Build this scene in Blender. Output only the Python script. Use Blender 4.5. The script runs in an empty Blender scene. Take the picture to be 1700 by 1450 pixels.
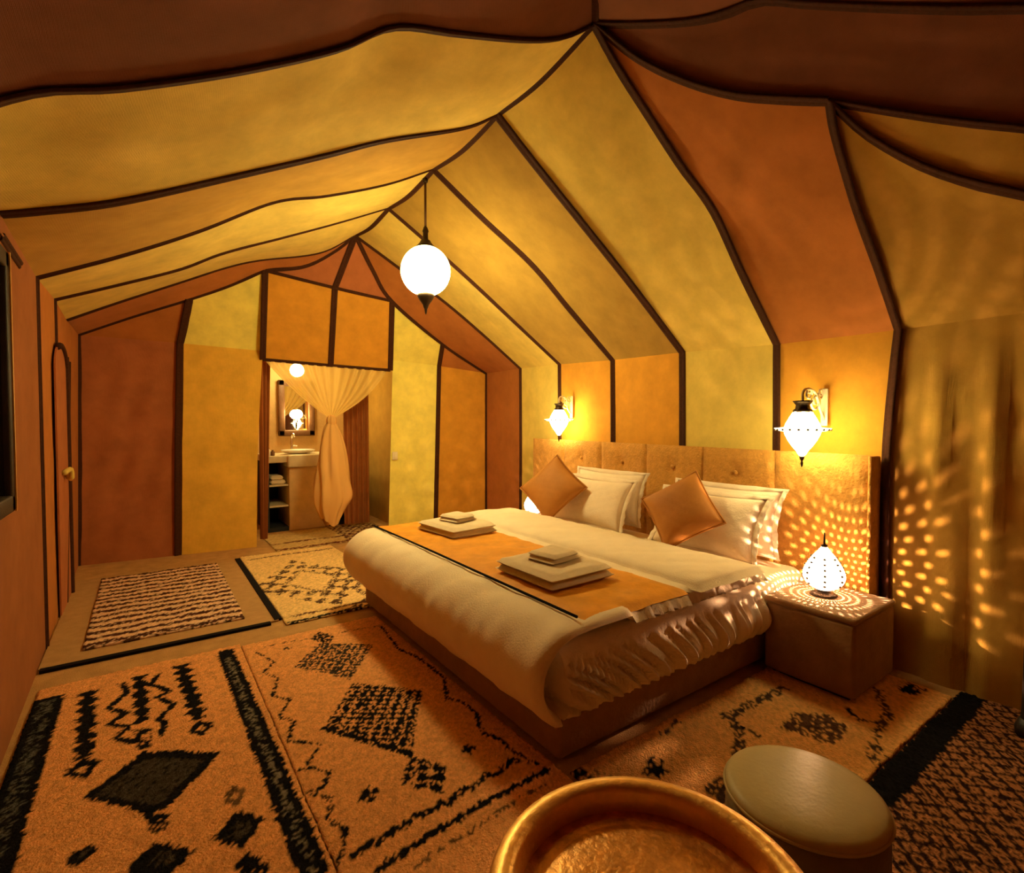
import bpy, bmesh, math, random
import numpy as np
from mathutils import Vector, Matrix
random.seed(7)
rng = np.random.default_rng(11)
S = bpy.context.scene
COL = S.collection
PI = math.pi

# ------------------------------------------------------------------ camera, world, exposure
F = 855.0
YAW, PIT = math.radians(35.5), math.atan(25 / F)
CAM = np.array([0.0, 0.0, 1.35])
cd = bpy.data.cameras.new('camera')
cam = bpy.data.objects.new('camera', cd)
COL.objects.link(cam)
cd.sensor_fit = 'HORIZONTAL'
cd.sensor_width = 36.0
cd.lens = 36.0 * F / 1700.0
cd.clip_start = 0.02
cam.location = CAM
cam.rotation_euler = (PI / 2 - PIT, 0, -YAW)
S.camera = cam

w = bpy.data.worlds.new('night')
S.world = w
w.use_nodes = True
w.node_tree.nodes['Background'].inputs[0].default_value = (0.01, 0.008, 0.012, 1)
w.node_tree.nodes['Background'].inputs[1].default_value = 0.5
S.view_settings.view_transform = 'Standard'
S.view_settings.look = 'None'
S.view_settings.exposure = 0.0
S.view_settings.gamma = 1.0
S.view_settings.use_curve_mapping = False

LAMP = (1.0, 0.80, 0.33)                       # colour of the light bulbs
PENDANT, SCONCE, BATH = 165.0, 38.0, 72.0

# ------------------------------------------------------------------ measuring helpers: where a line of sight meets a plane of the room
FW = np.array([math.sin(YAW) * math.cos(PIT), math.cos(YAW) * math.cos(PIT), -math.sin(PIT)])
RT = np.array([math.cos(YAW), -math.sin(YAW), 0.0])
UP = np.cross(RT, FW)


def ray(px, py):
    return FW + RT * (px - 850) / F - UP * (py - 725) / F


def onz(px, py, z=0.0):
    d = ray(px, py)
    return CAM + d * (z - CAM[2]) / d[2]


def onpl(px, py, p, n):
    d = ray(px, py)
    return CAM + d * (np.dot(np.asarray(p) - CAM, n) / np.dot(d, n))


def onx(px, py, x):
    return onpl(px, py, (x, 0, 0), (1, 0, 0))


def ony(px, py, y):
    return onpl(px, py, (0, y, 0), (0, 1, 0))


def vn(a, b):
    t = np.asarray(b) - np.asarray(a)
    n = np.cross(t, [0, 0, 1.0])
    return n / np.linalg.norm(n)


# ------------------------------------------------------------------ object helpers
def link(o, parent=None):
    COL.objects.link(o)
    if parent is not None:
        o.parent = parent
    return o


def tag(o, label=None, cat=None, group=None, kind=None):
    if label: o['label'] = label
    if cat: o['category'] = cat
    if group: o['group'] = group
    if kind: o['kind'] = kind
    return o


def thing(name, label, cat, loc=(0, 0, 0), rz=0.0, group=None):
    o = bpy.data.objects.new(name, None)
    o.empty_display_size = 0.1
    o.location = loc
    o.rotation_euler = (0, 0, rz)
    link(o)
    return tag(o, label, cat, group)


def structure(name):
    o = bpy.data.objects.new(name, None)
    link(o)
    return tag(o, kind='structure')


def mesh(name, v, f, mat, parent=None, smooth=True, col=None):
    me = bpy.data.meshes.new(name)
    me.from_pydata([tuple(map(float, p)) for p in v], [], [tuple(map(int, q)) for q in f])
    if smooth:
        me.polygons.foreach_set('use_smooth', [True] * len(me.polygons))
    if col is not None:
        a = me.color_attributes.new('tone', 'FLOAT_COLOR', 'POINT')
        c = np.ones((len(v), 4), np.float32)
        c[:, :3] = col
        a.data.foreach_set('color', c.ravel())
    me.update()
    o = bpy.data.objects.new(name, me)
    if mat: me.materials.append(mat)
    return link(o, parent)


def from_bm(name, bm, mat, parent=None, smooth=True):
    me = bpy.data.meshes.new(name)
    bmesh.ops.recalc_face_normals(bm, faces=bm.faces)
    bm.to_mesh(me)
    bm.free()
    if smooth:
        me.polygons.foreach_set('use_smooth', [True] * len(me.polygons))
    me.materials.append(mat)
    return link(bpy.data.objects.new(name, me), parent)


def box_bm(a, b, bev=0.0, seg=2, sub=0):
    bm = bmesh.new()
    bmesh.ops.create_cube(bm, size=1)
    a, b = np.minimum(a, b), np.maximum(a, b)
    for v in bm.verts:
        v.co = Vector([a[i] + (v.co[i] + .5) * (b[i] - a[i]) for i in range(3)])
    if bev:
        bmesh.ops.bevel(bm, geom=bm.edges[:], offset=bev, segments=seg, affect='EDGES', profile=.5)
    return bm


def box(name, a, b, mat, parent=None, bev=0.0, seg=2):
    o = from_bm(name, box_bm(a, b, bev, seg), mat, parent, smooth=False)
    if bev:
        for p in o.data.polygons: p.use_smooth = True
    return o


def lathe_vf(prof, n=32, flute=0.0, k=0):
    """prof: list of (r, z) from bottom to top, closed with centre points at both ends when r = 0"""
    v, f = [], []
    for r, z in prof:
        for i in range(n):
            a = 2 * PI * i / n
            rr = r * (1 + (flute * math.cos(k * a) if k else 0))
            v.append((rr * math.cos(a), rr * math.sin(a), z))
    m = len(prof)
    for j in range(m - 1):
        for i in range(n):
            i2 = (i + 1) % n
            f.append((j * n + i, j * n + i2, (j + 1) * n + i2, (j + 1) * n + i))
    f.append(tuple(range(n))[::-1])
    f.append(tuple((m - 1) * n + i for i in range(n)))
    return v, f


def lathe(name, prof, mat, parent=None, n=32, smooth=True, off=(0, 0, 0), flute=0.0, k=0):
    v, f = lathe_vf(prof, n, flute, k)
    v = [(p[0] + off[0], p[1] + off[1], p[2] + off[2]) for p in v]
    return mesh(name, v, f, mat, parent, smooth)


def smooth_line(pts, n=24):
    """Catmull-Rom through pts, resampled to n+1 points evenly along its length"""
    p = np.array(pts, float)
    if len(p) == 2:
        return p[0] + (p[1] - p[0]) * np.linspace(0, 1, n + 1)[:, None]
    q = np.vstack([2 * p[0] - p[1], p, 2 * p[-1] - p[-2]])
    out = []
    for i in range(1, len(q) - 2):
        for t in np.linspace(0, 1, 12, endpoint=False):
            a, b, c, d = q[i - 1], q[i], q[i + 1], q[i + 2]
            out.append(.5 * ((2 * b) + (c - a) * t + (2 * a - 5 * b + 4 * c - d) * t * t + (-a + 3 * b - 3 * c + d) * t ** 3))
    out.append(p[-1])
    out = np.array(out)
    s = np.concatenate([[0], np.cumsum(np.linalg.norm(np.diff(out, axis=0), axis=1))])
    return np.stack([np.interp(np.linspace(0, s[-1], n + 1), s, out[:, k]) for k in range(out.shape[1])], 1)


def tube_vf(pts, r, n=8, cap=True):
    p = np.array(pts, float)
    rr = np.full(len(p), r) if np.isscalar(r) else np.array(r, float)
    v, f = [], []
    t = np.gradient(p, axis=0)
    t /= np.linalg.norm(t, axis=1)[:, None] + 1e-9
    u = np.cross(t[0], [0, 0, 1.0] if abs(t[0][2]) < .9 else [1.0, 0, 0])
    for i in range(len(p)):
        u = u - t[i] * np.dot(u, t[i])
        u /= np.linalg.norm(u) + 1e-9
        b = np.cross(t[i], u)
        for k in range(n):
            a = 2 * PI * k / n
            v.append(p[i] + rr[i] * (math.cos(a) * u + math.sin(a) * b))
    for i in range(len(p) - 1):
        for k in range(n):
            k2 = (k + 1) % n
            f.append((i * n + k, i * n + k2, (i + 1) * n + k2, (i + 1) * n + k))
    if cap:
        f.append(tuple(range(n))[::-1])
        f.append(tuple((len(p) - 1) * n + k for k in range(n)))
    return v, f


def tube(name, pts, r, mat, parent=None, n=8):
    v, f = tube_vf(pts, r, n)
    return mesh(name, v, f, mat, parent)


def merge(*vfs):
    V, Fs = [], []
    for v, f in vfs:
        o = len(V)
        V += [tuple(p) for p in v]
        Fs += [tuple(i + o for i in q) for q in f]
    return V, Fs


def grid_faces(nu, nv, closed_u=False):
    f = []
    for j in range(nv):
        for i in range(nu if not closed_u else nu + 1):
            a = j * (nu + 1) + i
            b = j * (nu + 1) + (i + 1) % (nu + 1)
            f.append((a, b, b + nu + 1, a + nu + 1))
    return f


def wob(x, y, s=0):
    """cheap smooth pseudo noise in -1..1"""
    return (np.sin(x * 1.7 + y * 2.3 + s) + np.sin(x * 3.1 - y * 1.9 + 2.1 * s) + np.sin(-x * 2.2 + y * 4.3 + .7 * s) * .7 + np.sin(x * 5.3 + y * 5.9 + s * 1.3) * .4) / 3.1


INSIDE = np.array([1.5, 2.6, 1.3])


def coons(c0, c1, d0, d1, nu=20, nv=16, bulge=0.0, noise=0.0, seed=0):
    """surface patch between four curves: c0 bottom, c1 top (both along u), d0 left, d1 right (both along v)"""
    c0, c1 = smooth_line(c0, nu), smooth_line(c1, nu)
    d0, d1 = smooth_line(d0, nv), smooth_line(d1, nv)
    u = np.linspace(0, 1, nu + 1)[None, :, None]
    v = np.linspace(0, 1, nv + 1)[:, None, None]
    ru = (1 - v) * c0[None] + v * c1[None]
    rv = (1 - u) * d0[:, None] + u * d1[:, None]
    bl = (1 - u) * (1 - v) * c0[0] + u * (1 - v) * c0[-1] + (1 - u) * v * c1[0] + u * v * c1[-1]
    P = ru + rv - bl
    nrm = np.cross(P[nv // 2, -1] - P[nv // 2, 0], P[-1, nu // 2] - P[0, nu // 2])
    nrm = nrm / (np.linalg.norm(nrm) + 1e-9)
    if np.dot(nrm, INSIDE - P.mean((0, 1))) < 0: nrm = -nrm
    win = (4 * u * (1 - u)) ** .8 * (4 * v * (1 - v)) ** .8
    nz = wob(u * 6 + v * 1.3, v * 7 - u, seed + 1.7) * noise
    P = P - nrm * (win * bulge + win * nz)
    return P.reshape(-1, 3), grid_faces(nu, nv)


def ribbon(name, pts, width, mat, parent, n=36, lift=0.004, thick=0.007, inside=INSIDE, taper=None):
    """a sewn double band that follows a seam, raised to the inside of the tent"""
    p = smooth_line(pts, n)
    t = np.gradient(p, axis=0)
    t /= np.linalg.norm(t, axis=1)[:, None] + 1e-9
    prof = [(-.5, -.6), (-.5, .7), (-.36, 1.0), (-.12, .95), (0, .45), (.12, .95), (.36, 1.0), (.5, .7), (.5, -.6)]
    v = []
    for i in range(len(p)):
        nn = inside - p[i]
        nn = nn - t[i] * np.dot(nn, t[i])
        nn /= np.linalg.norm(nn) + 1e-9
        s = np.cross(t[i], nn)
        wd = width if taper is None else width * (taper[0] + (taper[1] - taper[0]) * i / n)
        for a, h in prof:
            v.append(p[i] + s * a * wd + nn * (lift + h * thick))
    return mesh(name, v, grid_faces(len(prof) - 1, n), mat, parent)


# ------------------------------------------------------------------ materials
def mat(name, col, rough=.8, metal=0.0, bump=0.0, bscale=200.0, var=0.0, vscale=3.0, weave=False, sheen=0.0, trans=0.0, attr=False, spec=.3, coat=0.0, grain=None):
    m = bpy.data.materials.new(name)
    m.use_nodes = True
    nt = m.node_tree
    N, L = nt.nodes, nt.links
    b = N['Principled BSDF']
    b.inputs['Roughness'].default_value = rough
    b.inputs['Metallic'].default_value = metal
    b.inputs['Specular IOR Level'].default_value = spec
    if sheen:
        b.inputs['Sheen Weight'].default_value = sheen
    if coat:
        b.inputs['Coat Weight'].default_value = coat
    tc = N.new('ShaderNodeTexCoord')
    src = None
    if attr:
        a = N.new('ShaderNodeAttribute')
        a.attribute_name = 'tone'
        src = a.outputs['Color']
    else:
        rgb = N.new('ShaderNodeRGB')
        rgb.outputs[0].default_value = (*col, 1)
        src = rgb.outputs[0]
    if var:
        n1 = N.new('ShaderNodeTexNoise')
        n1.inputs['Scale'].default_value = vscale
        n1.inputs['Detail'].default_value = 6
        n1.inputs['Roughness'].default_value = .65
        mp = N.new('ShaderNodeMapping')
        if grain: mp.inputs['Scale'].default_value = grain
        L.new(tc.outputs['Object'], mp.inputs[0])
        L.new(mp.outputs[0], n1.inputs['Vector'])
        mr = N.new('ShaderNodeMapRange')
        mr.inputs['From Min'].default_value = .3
        mr.inputs['From Max'].default_value = .7
        mr.inputs['To Min'].default_value = 1 - var
        mr.inputs['To Max'].default_value = 1 + var
        L.new(n1.outputs['Fac'], mr.inputs['Value'])
        mx = N.new('ShaderNodeMix')
        mx.data_type = 'RGBA'
        mx.blend_type = 'MULTIPLY'
        mx.inputs['Factor'].default_value = 1
        L.new(src, mx.inputs['A'])
        L.new(mr.outputs[0], mx.inputs['B'])
        src = mx.outputs['Result']
    L.new(src, b.inputs['Base Color'])
    if bump:
        n2 = N.new('ShaderNodeTexNoise')
        n2.inputs['Scale'].default_value = bscale
        n2.inputs['Detail'].default_value = 4
        L.new(tc.outputs['Object'], n2.inputs['Vector'])
        h = n2.outputs['Fac']
        if weave:
            w1 = N.new('ShaderNodeTexWave'); w1.bands_direction = 'Z'
            w2 = N.new('ShaderNodeTexWave'); w2.bands_direction = 'X'
            w3 = N.new('ShaderNodeTexWave'); w3.bands_direction = 'Y'
            ad = None
            for q in (w1, w2, w3):
                q.inputs['Scale'].default_value = weave
                q.inputs['Distortion'].default_value = 2.0
                q.inputs['Detail'].default_value = 1
                L.new(tc.outputs['Object'], q.inputs['Vector'])
                if ad is None: ad = q.outputs['Fac']
                else:
                    mm = N.new('ShaderNodeMath'); mm.operation = 'ADD'
                    L.new(ad, mm.inputs[0]); L.new(q.outputs['Fac'], mm.inputs[1]); ad = mm.outputs[0]
            mm = N.new('ShaderNodeMath'); mm.operation = 'MULTIPLY_ADD'
            L.new(ad, mm.inputs[0]); mm.inputs[1].default_value = .3
            L.new(h, mm.inputs[2]); h = mm.outputs[0]
        bp = N.new('ShaderNodeBump')
        bp.inputs['Strength'].default_value = bump
        bp.inputs['Distance'].default_value = .01
        L.new(h, bp.inputs['Height'])
        L.new(bp.outputs[0], b.inputs['Normal'])
    if trans:
        tb = N.new('ShaderNodeBsdfTranslucent')
        L.new(src, tb.inputs[0])
        tp = N.new('ShaderNodeBsdfTransparent')
        m1 = N.new('ShaderNodeMixShader'); m1.inputs[0].default_value = .45
        m2 = N.new('ShaderNodeMixShader'); m2.inputs[0].default_value = trans
        L.new(b.outputs[0], m1.inputs[1]); L.new(tb.outputs[0], m1.inputs[2])
        L.new(m1.outputs[0], m2.inputs[1]); L.new(tp.outputs[0], m2.inputs[2])
        L.new(m2.outputs[0], N['Material Output'].inputs[0])
    return m


def glow(name, strength, tint=LAMP, crackle=0.0, dark=.55):
    m = bpy.data.materials.new(name)
    m.use_nodes = True
    N, L = m.node_tree.nodes, m.node_tree.links
    b = N['Principled BSDF']
    b.inputs['Base Color'].default_value = (.9, .85, .75, 1)
    b.inputs['Roughness'].default_value = .25
    b.inputs['Emission Color'].default_value = (*tint, 1)
    b.inputs['Emission Strength'].default_value = strength
    if crackle:
        tc = N.new('ShaderNodeTexCoord')
        vo = N.new('ShaderNodeTexVoronoi')
        vo.feature = 'DISTANCE_TO_EDGE'
        vo.inputs['Scale'].default_value = crackle
        L.new(tc.outputs['Object'], vo.inputs['Vector'])
        mr = N.new('ShaderNodeMapRange')
        mr.inputs['From Max'].default_value = .12
        mr.inputs['To Min'].default_value = strength * dark
        mr.inputs['To Max'].default_value = strength
        L.new(vo.outputs['Distance'], mr.inputs['Value'])
        sp = N.new('ShaderNodeSeparateXYZ')
        L.new(tc.outputs['Object'], sp.inputs[0])
        hi = N.new('ShaderNodeMapRange')
        hi.inputs['From Min'].default_value = -.19
        hi.inputs['From Max'].default_value = .06
        hi.inputs['To Min'].default_value = 1.0
        hi.inputs['To Max'].default_value = .10
        L.new(sp.outputs['Z'], hi.inputs['Value'])
        mu = N.new('ShaderNodeMath'); mu.operation = 'MULTIPLY'
        L.new(mr.outputs[0], mu.inputs[0]); L.new(hi.outputs[0], mu.inputs[1])
        L.new(mu.outputs[0], b.inputs['Emission Strength'])
    return m


M = {}
fab = dict(rough=.9, bump=.25, bscale=260, var=.14, vscale=5.0, weave=90.0, sheen=.05, spec=.1)
M['cream'] = mat('cream canvas', (.74, .56, .13), **fab)
M['gold'] = mat('gold canvas', (.52, .30, .055), **fab)
M['orange'] = mat('orange canvas', (.46, .165, .04), **fab)
M['pale'] = mat('brightened cream canvas', (.92, .80, .18), **fab)  # cream canvas of the back wall, its stronger light put into the colour
M['honey'] = mat('honey canvas', (.80, .47, .065), **fab)
M['deepgold'] = mat('deep gold canvas', (.40, .245, .045), **fab)
M['russet'] = mat('russet canvas', (.33, .115, .04), **fab)
M['amber'] = mat('amber canvas', (.68, .32, .038), **fab)
M['shadedorange'] = mat('umber canvas', (.19, .068, .034), **fab)  # orange canvas with the dimmer light near the camera put into its colour
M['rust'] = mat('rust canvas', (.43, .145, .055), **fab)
M['band'] = mat('dark brown webbing', (.058, .018, .008), rough=.75, bump=.5, bscale=500, var=.3, vscale=60, spec=.15)
M['sand'] = mat('sand carpet', (.52, .30, .12), rough=.95, bump=.6, bscale=150, var=.18, vscale=9, spec=.05)
M['matting'] = mat('beige matting', (.50, .30, .13), rough=.95, bump=.5, bscale=300, var=.12, vscale=14, spec=.05)
M['darkedge'] = mat('black binding', (.012, .010, .012), rough=.9, bump=.4, bscale=300, spec=.05)
M['wool'] = mat('wool pile', (1, 1, 1), rough=.98, bump=1.0, bscale=130, var=.16, vscale=40, attr=True, spec=.02)
M['velvet'] = mat('beige suede upholstery', (.33, .19, .09), rough=.85, bump=.35, bscale=60, var=.16, vscale=12, spec=.1, sheen=.15)
M['headboard'] = mat('tan cord upholstery', (.58, .29, .06), rough=.9, bump=.8, bscale=70, var=.18, vscale=22, spec=.1, sheen=.1)
M['linen'] = mat('white linen', (.90, .76, .56), rough=.85, bump=.2, bscale=120, var=.04, vscale=10, spec=.15)
M['pinklinen'] = mat('white pillow linen', (.90, .75, .58), rough=.8, bump=.25, bscale=90, var=.04, vscale=14, spec=.15)
M['towel'] = mat('white terry towel', (.92, .76, .54), rough=.95, bump=.7, bscale=300, var=.05, vscale=30, spec=.05)
M['runner'] = mat('ochre satin runner', (.80, .35, .032), rough=.6, bump=.25, bscale=70, var=.16, vscale=7, spec=.2)
M['cushion'] = mat('rust satin cushion', (.50, .21, .045), rough=.6, bump=.15, bscale=200, var=.08, vscale=9, spec=.2)
M['iron'] = mat('dark bronze', (.045, .028, .016), rough=.45, metal=.8, bump=.2, bscale=120)
M['cord'] = mat('brown cord', (.10, .045, .015), rough=.8)
M['whitemetal'] = mat('cream painted iron', (.80, .70, .48), rough=.45, spec=.4)
M['brass'] = mat('hammered brass', (.86, .52, .17), rough=.42, metal=.85, bump=.25, bscale=45, var=.12, vscale=20)
M['brassworn'] = mat('engraved worn brass', (.62, .30, .09), rough=.40, metal=.8, bump=.3, bscale=60, var=.35, vscale=26)
M['leather'] = mat('pale cream leather', (.48, .38, .17), rough=.5, bump=.08, bscale=70, var=.07, vscale=6, spec=.4)
M['leatherside'] = mat('dark olive leather', (.20, .16, .085), rough=.5, bump=.3, bscale=70, var=.15, vscale=9, spec=.4)
M['darkwood'] = mat('black stained wood', (.022, .014, .010), rough=.5, bump=.2, bscale=90, var=.2, vscale=20, grain=(8, 8, 1))
M['wood'] = mat('brown wood', (.16, .07, .028), rough=.5, bump=.2, bscale=90, var=.3, vscale=18, grain=(6, 6, 1))
M['sheer'] = mat('sheer gold curtain', (.90, .64, .20), rough=.9, bump=.1, bscale=300, spec=.05, trans=.22)
M['drape'] = mat('terracotta drape', (.42, .15, .045), rough=.9, bump=.25, bscale=200, var=.1, vscale=8, spec=.05)
M['plaster'] = mat('ochre tadelakt plaster', (.66, .42, .17), rough=.6, bump=.25, bscale=40, var=.12, vscale=7)
M['stone'] = mat('pale stone counter', (.70, .58, .38), rough=.35, bump=.1, bscale=60, var=.08, vscale=12)
M['ceramic'] = mat('white ceramic', (.85, .80, .70), rough=.15, spec=.5)
M['chrome'] = mat('chrome', (.8, .78, .74), rough=.15, metal=1.0)
M['shelfshade'] = mat('shaded cabinet inside', (.020, .022, .026), rough=.7)  # shadow in the open shelves is put into this colour
M['mirror'] = mat('mirror glass', (.92, .90, .85), rough=.02, metal=1.0)
M['glassdark'] = mat('dark mirror glass', (.30, .26, .22), rough=.06, metal=1.0)
M['plastic'] = mat('cream plastic', (.82, .72, .50), rough=.35, spec=.4)
M['hole'] = mat('dark glass beads', (.10, .09, .08), rough=.2, spec=.6)
M['globe'] = glow('lit mosaic globe', PENDANT, crackle=16, dark=.7)
M['sglass'] = glow('lit ribbed glass', SCONCE)
M['rim'] = glow('lit bead rim', SCONCE * .2)
M['pierced'] = glow('lit beaded shade', 3.2, tint=(1, .78, .56))
M['bulb'] = glow('bulb', 600.0)
M['bathglobe'] = glow('lit bath globe', BATH)

# ------------------------------------------------------------------ shell of the tent
R0, R1 = onz(1490, 1112), onz(808, 868)                # foot of the right wall
nR = vn(R0, R1)
BL = onz(130, 940)                                     # back left corner
nB = vn(BL, R1)
L0 = onz(60, 1120)
nL = vn(L0, BL)
tR = (R1 - R0) / np.linalg.norm(R1 - R0)
tL = (BL - L0) / np.linalg.norm(BL - L0)


def onR(px, py): return onpl(px, py, R0, nR)
def onB(px, py): return onpl(px, py, BL, nB)
def onL(px, py): return onpl(px, py, L0, nL)
def Rpt(y, z):
    s = (y - R0[1]) / tR[1]; p = R0 + tR * s; return np.array([p[0], p[1], z])
def Lpt(y, z):
    s = (y - L0[1]) / tL[1]; p = L0 + tL * s; return np.array([p[0], p[1], z])


YN = -1.55                                             # where the tent ends behind the photographer
bm = bmesh.new()
fv = [(-.9, YN - .2, 0), (4.3, YN - .2, 0), (4.3, 8.2, 0), (-.9, 8.2, 0)]
floor = mesh('floor', [(x, y, z) for z in (-.06, 0) for x, y, _ in fv],
             [(0, 3, 2, 1), (4, 5, 6, 7), (0, 1, 5, 4), (1, 2, 6, 5), (2, 3, 7, 6), (3, 0, 4, 7)], M['sand'], smooth=False)
tag(floor, kind='structure')
bm.free()

# --- rafters: curves from the ridge to the eaves, each in its own upright plane
ER = [onR(1490, 548), onR(1290, 572), onR(1133, 585), onR(1018, 598), onR(930, 605), onR(865, 612), onR(808, 620)]
EL = {1: Lpt(2.25, 2.25), 2: Lpt(3.07, 2.235), 3: Lpt(4.066, 2.19), 4: Lpt(4.91, 2.225), 5: Lpt(5.705, 2.205)}
ridge_px = {1: (985, 40), 2: (825, 190), 3: (720, 280), 4: (645, 345), 5: (590, 390)}
RAFR_PX = {1: [(1025, 112), (1075, 190), (1130, 275), (1185, 352), (1235, 460)],
           2: [(885, 268), (960, 362), (1050, 475)],
           3: [(800, 360), (885, 440), (950, 518)],
           4: [(700, 393), (770, 455), (850, 530)],
           5: [(660, 442), (735, 498), (800, 553)]}
RAFL_PX = {1: [(935, 62), (870, 66), (760, 56), (655, 45), (560, 82), (400, 118), (200, 146), (60, 153)],
           2: [(770, 212), (640, 233), (540, 258), (400, 290), (200, 334), (60, 350)],
           3: [(640, 306), (540, 325), (455, 335), (330, 383), (200, 424)],
           4: [(560, 370), (470, 394), (370, 420), (300, 446), (200, 471)],
           5: [(530, 420), (430, 432), (375, 444), (300, 468), (200, 500)]}
RIDGE, RR, RL = {}, {}, {}
for k in range(1, 6):
    a, b = ER[k], EL[k]
    n = vn(a, b)
    RIDGE[k] = onpl(*ridge_px[k], a, n)
    RR[k] = [RIDGE[k]] + [onpl(*q, a, n) for q in RAFR_PX[k]] + [a]
    RL[k] = [RIDGE[k]] + [onpl(*q, a, n) for q in RAFL_PX[k]] + [b]
ridge_mid = {k: (RIDGE[k] + RIDGE[k + 1]) / 2 - np.array([0, 0, .035]) for k in range(1, 5)}

# --- right slope near the photographer
d = RIDGE[1] - RIDGE[2]
dv = onz(985, 0, RIDGE[1][2]) - RIDGE[1]
RN0 = RIDGE[1] + dv * ((1.05 - RIDGE[1][1]) / dv[1])                              # ridge over the next post (out of the picture)
RN1 = RN0 + np.array([.05, YN - RN0[1], .0])
nS = np.cross(ER[0] - RIDGE[1], ER[1] - RIDGE[1]); nS /= np.linalg.norm(nS)


def onS(px, py): return onpl(px, py, RIDGE[1], nS)


Mp = onS(1376, 168)
R0CURVE = [Mp, onS(1386, 225), onS(1420, 340), onS(1456, 440), ER[0]]
cC = [RIDGE[1], onS(1060, 98), onS(1140, 136), onS(1220, 158), onS(1300, 165), Mp]
n1 = [Mp, onS(1440, 225), onS(1530, 275), onS(1620, 305), onS(1700, 322)]
n2 = [Mp, onS(1500, 188), onS(1600, 202), onS(1700, 212)]
ff = [RIDGE[1], onS(1060, 40), onS(1140, 36), onS(1200, 24), onS(1262, 1), onS(1340, 6), onS(1480, 12), onS(1600, 14), onS(1700, 12)]


def ext(c, y):
    a, b = c[-2], c[-1]
    s = (y - b[1]) / (b[1] - a[1])
    return b + (b - a) * s


# carry the three seams on to the end of the tent along the slope
X0 = Rpt(YN, 1.85)
def onward(c, frac):
    """two more points: straight on for a while, then towards a point part way up the end of the slope"""
    a, b = c[-2], c[-1]
    d_ = (b - a) / np.linalg.norm(b - a)
    e_ = X0 + (RN1 - X0) * frac
    m_ = b + d_ * np.linalg.norm(e_ - b) * .3
    return c + [m_, m_ * .45 + e_ * .55, e_], e_
n1x, X1 = onward(n1, .30)
n2x, X2 = onward(n2, .50)
ffx, X3 = onward(ff, .80)

ceiling = structure('ceiling')


def panel(parent, c0, c1, d0, d1, m, bulge=.02, noise=.006, nu=20, nv=16, seed=None, name='fabric_panel'):
    v, f = coons(c0, c1, d0, d1, nu, nv, bulge, noise, random.random() * 20 if seed is None else seed)
    return mesh(name, v, f, M[m], parent)


def eaveR(a, b): return [ER[a], ER[b]]


def midridge(k): return [RIDGE[k], ridge_mid[k], RIDGE[k + 1]]


for k, c in ((1, 'cream'), (2, 'deepgold'), (3, 'deepgold'), (4, 'cream')):
    panel(ceiling, midridge(k), eaveR(k, k + 1), RR[k], RR[k + 1], c, bulge=.03, nu=14, nv=28)
panel(ceiling, cC, [ER[1], ER[0]], RR[1], R0CURVE, 'orange', bulge=.03, nu=18, nv=28)
panel(ceiling, n1x, [ER[0], Rpt(.57, 1.845), X0], R0CURVE, [X1, X0], 'gold', bulge=.03, nu=30, nv=22)
panel(ceiling, n1x, n2x, [Mp, Mp], [X1, X2], 'gold', bulge=.0, nu=30, nv=8)
panel(ceiling, cC + n2x[1:], ffx, [RIDGE[1], RIDGE[1]], [X2, X3], 'shadedorange', bulge=.01, nu=40, nv=14)
panel(ceiling, ffx, [RIDGE[1], RN0, RN1], [RIDGE[1], RIDGE[1]], [X3, RN1], 'shadedorange', bulge=.0, nu=40, nv=12)
# left slope
for k, c in ((1, 'cream'), (2, 'gold'), (3, 'cream'), (4, 'cream')):
    panel(ceiling, midridge(k), [EL[k], EL[k + 1]], RL[k], RL[k + 1], c, bulge=.02, nu=14, nv=34)
E0, E00 = Lpt(1.0, 2.25), Lpt(YN, 2.25)
panel(ceiling, [RIDGE[1], RN0], [EL[1], E0], RL[1], [RN0, (RN0 + E0) / 2 - np.array([0, 0, .05]), E0], 'shadedorange', bulge=.02, nu=16, nv=30)
panel(ceiling, [RN0, RN1], [E0, E00], [RN0, (RN0 + E0) / 2 - np.array([0, 0, .05]), E0], [RN1, (RN1 + E00) / 2, E00], 'shadedorange', bulge=.02, nu=16, nv=24)

# --- back wall: upright below the eaves, leaning in above them
ebl, ebr = onB(130, 556), ER[6]
nG = np.cross(ebr - ebl, RIDGE[5] - ebl); nG /= np.linalg.norm(nG)


def onG(px, py): return onpl(px, py, ebl, nG)


b1, b2, b3, b3a, b3b, b4, b5 = onB(300, 570), onB(436, 597), onB(549, 607), onB(436, 583), onB(652, 598), onB(648, 615), onB(729, 608)
g1, g2, g3, g4, g5 = onG(315, 497), onG(440, 449), onG(556, 478), onG(651, 500), onG(735, 571)
AP = RIDGE[5]
wall_back = structure('wall_back')
panel(ceiling, RR[5], [AP, onG(620, 450), g4, g5, ER[6]], [AP, AP], [ER[5], ER[6]], 'orange', bulge=0, nu=30, nv=8)
panel(ceiling, RL[5], [AP, onG(553, 418), onG(505, 442), g2, onG(380, 475), g1, onG(220, 526), ebl], [AP, AP], [EL[5], Lpt(6.0, 2.18), ebl], 'orange', bulge=0, nu=34, nv=8)
panel(wall_back, [ebl, b1], [ebl, onG(220, 526), g1], [ebl, ebl], [b1, g1], 'orange', 0, 0, 10, 8)
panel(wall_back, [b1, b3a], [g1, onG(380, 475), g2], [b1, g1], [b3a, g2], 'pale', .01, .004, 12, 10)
panel(wall_back, [b2, b3], [g2, g3], [b2, g2], [b3, g3], 'amber', .012, .004, 12, 12)
panel(wall_back, [b3, b4], [g3, g4], [b3, g3], [b4, g4], 'amber', .012, .004, 12, 12)
panel(wall_back, [b3b, b5], [g4, g5], [b3b, g4], [b5, g5], 'pale', .01, .004, 12, 10)
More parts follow.
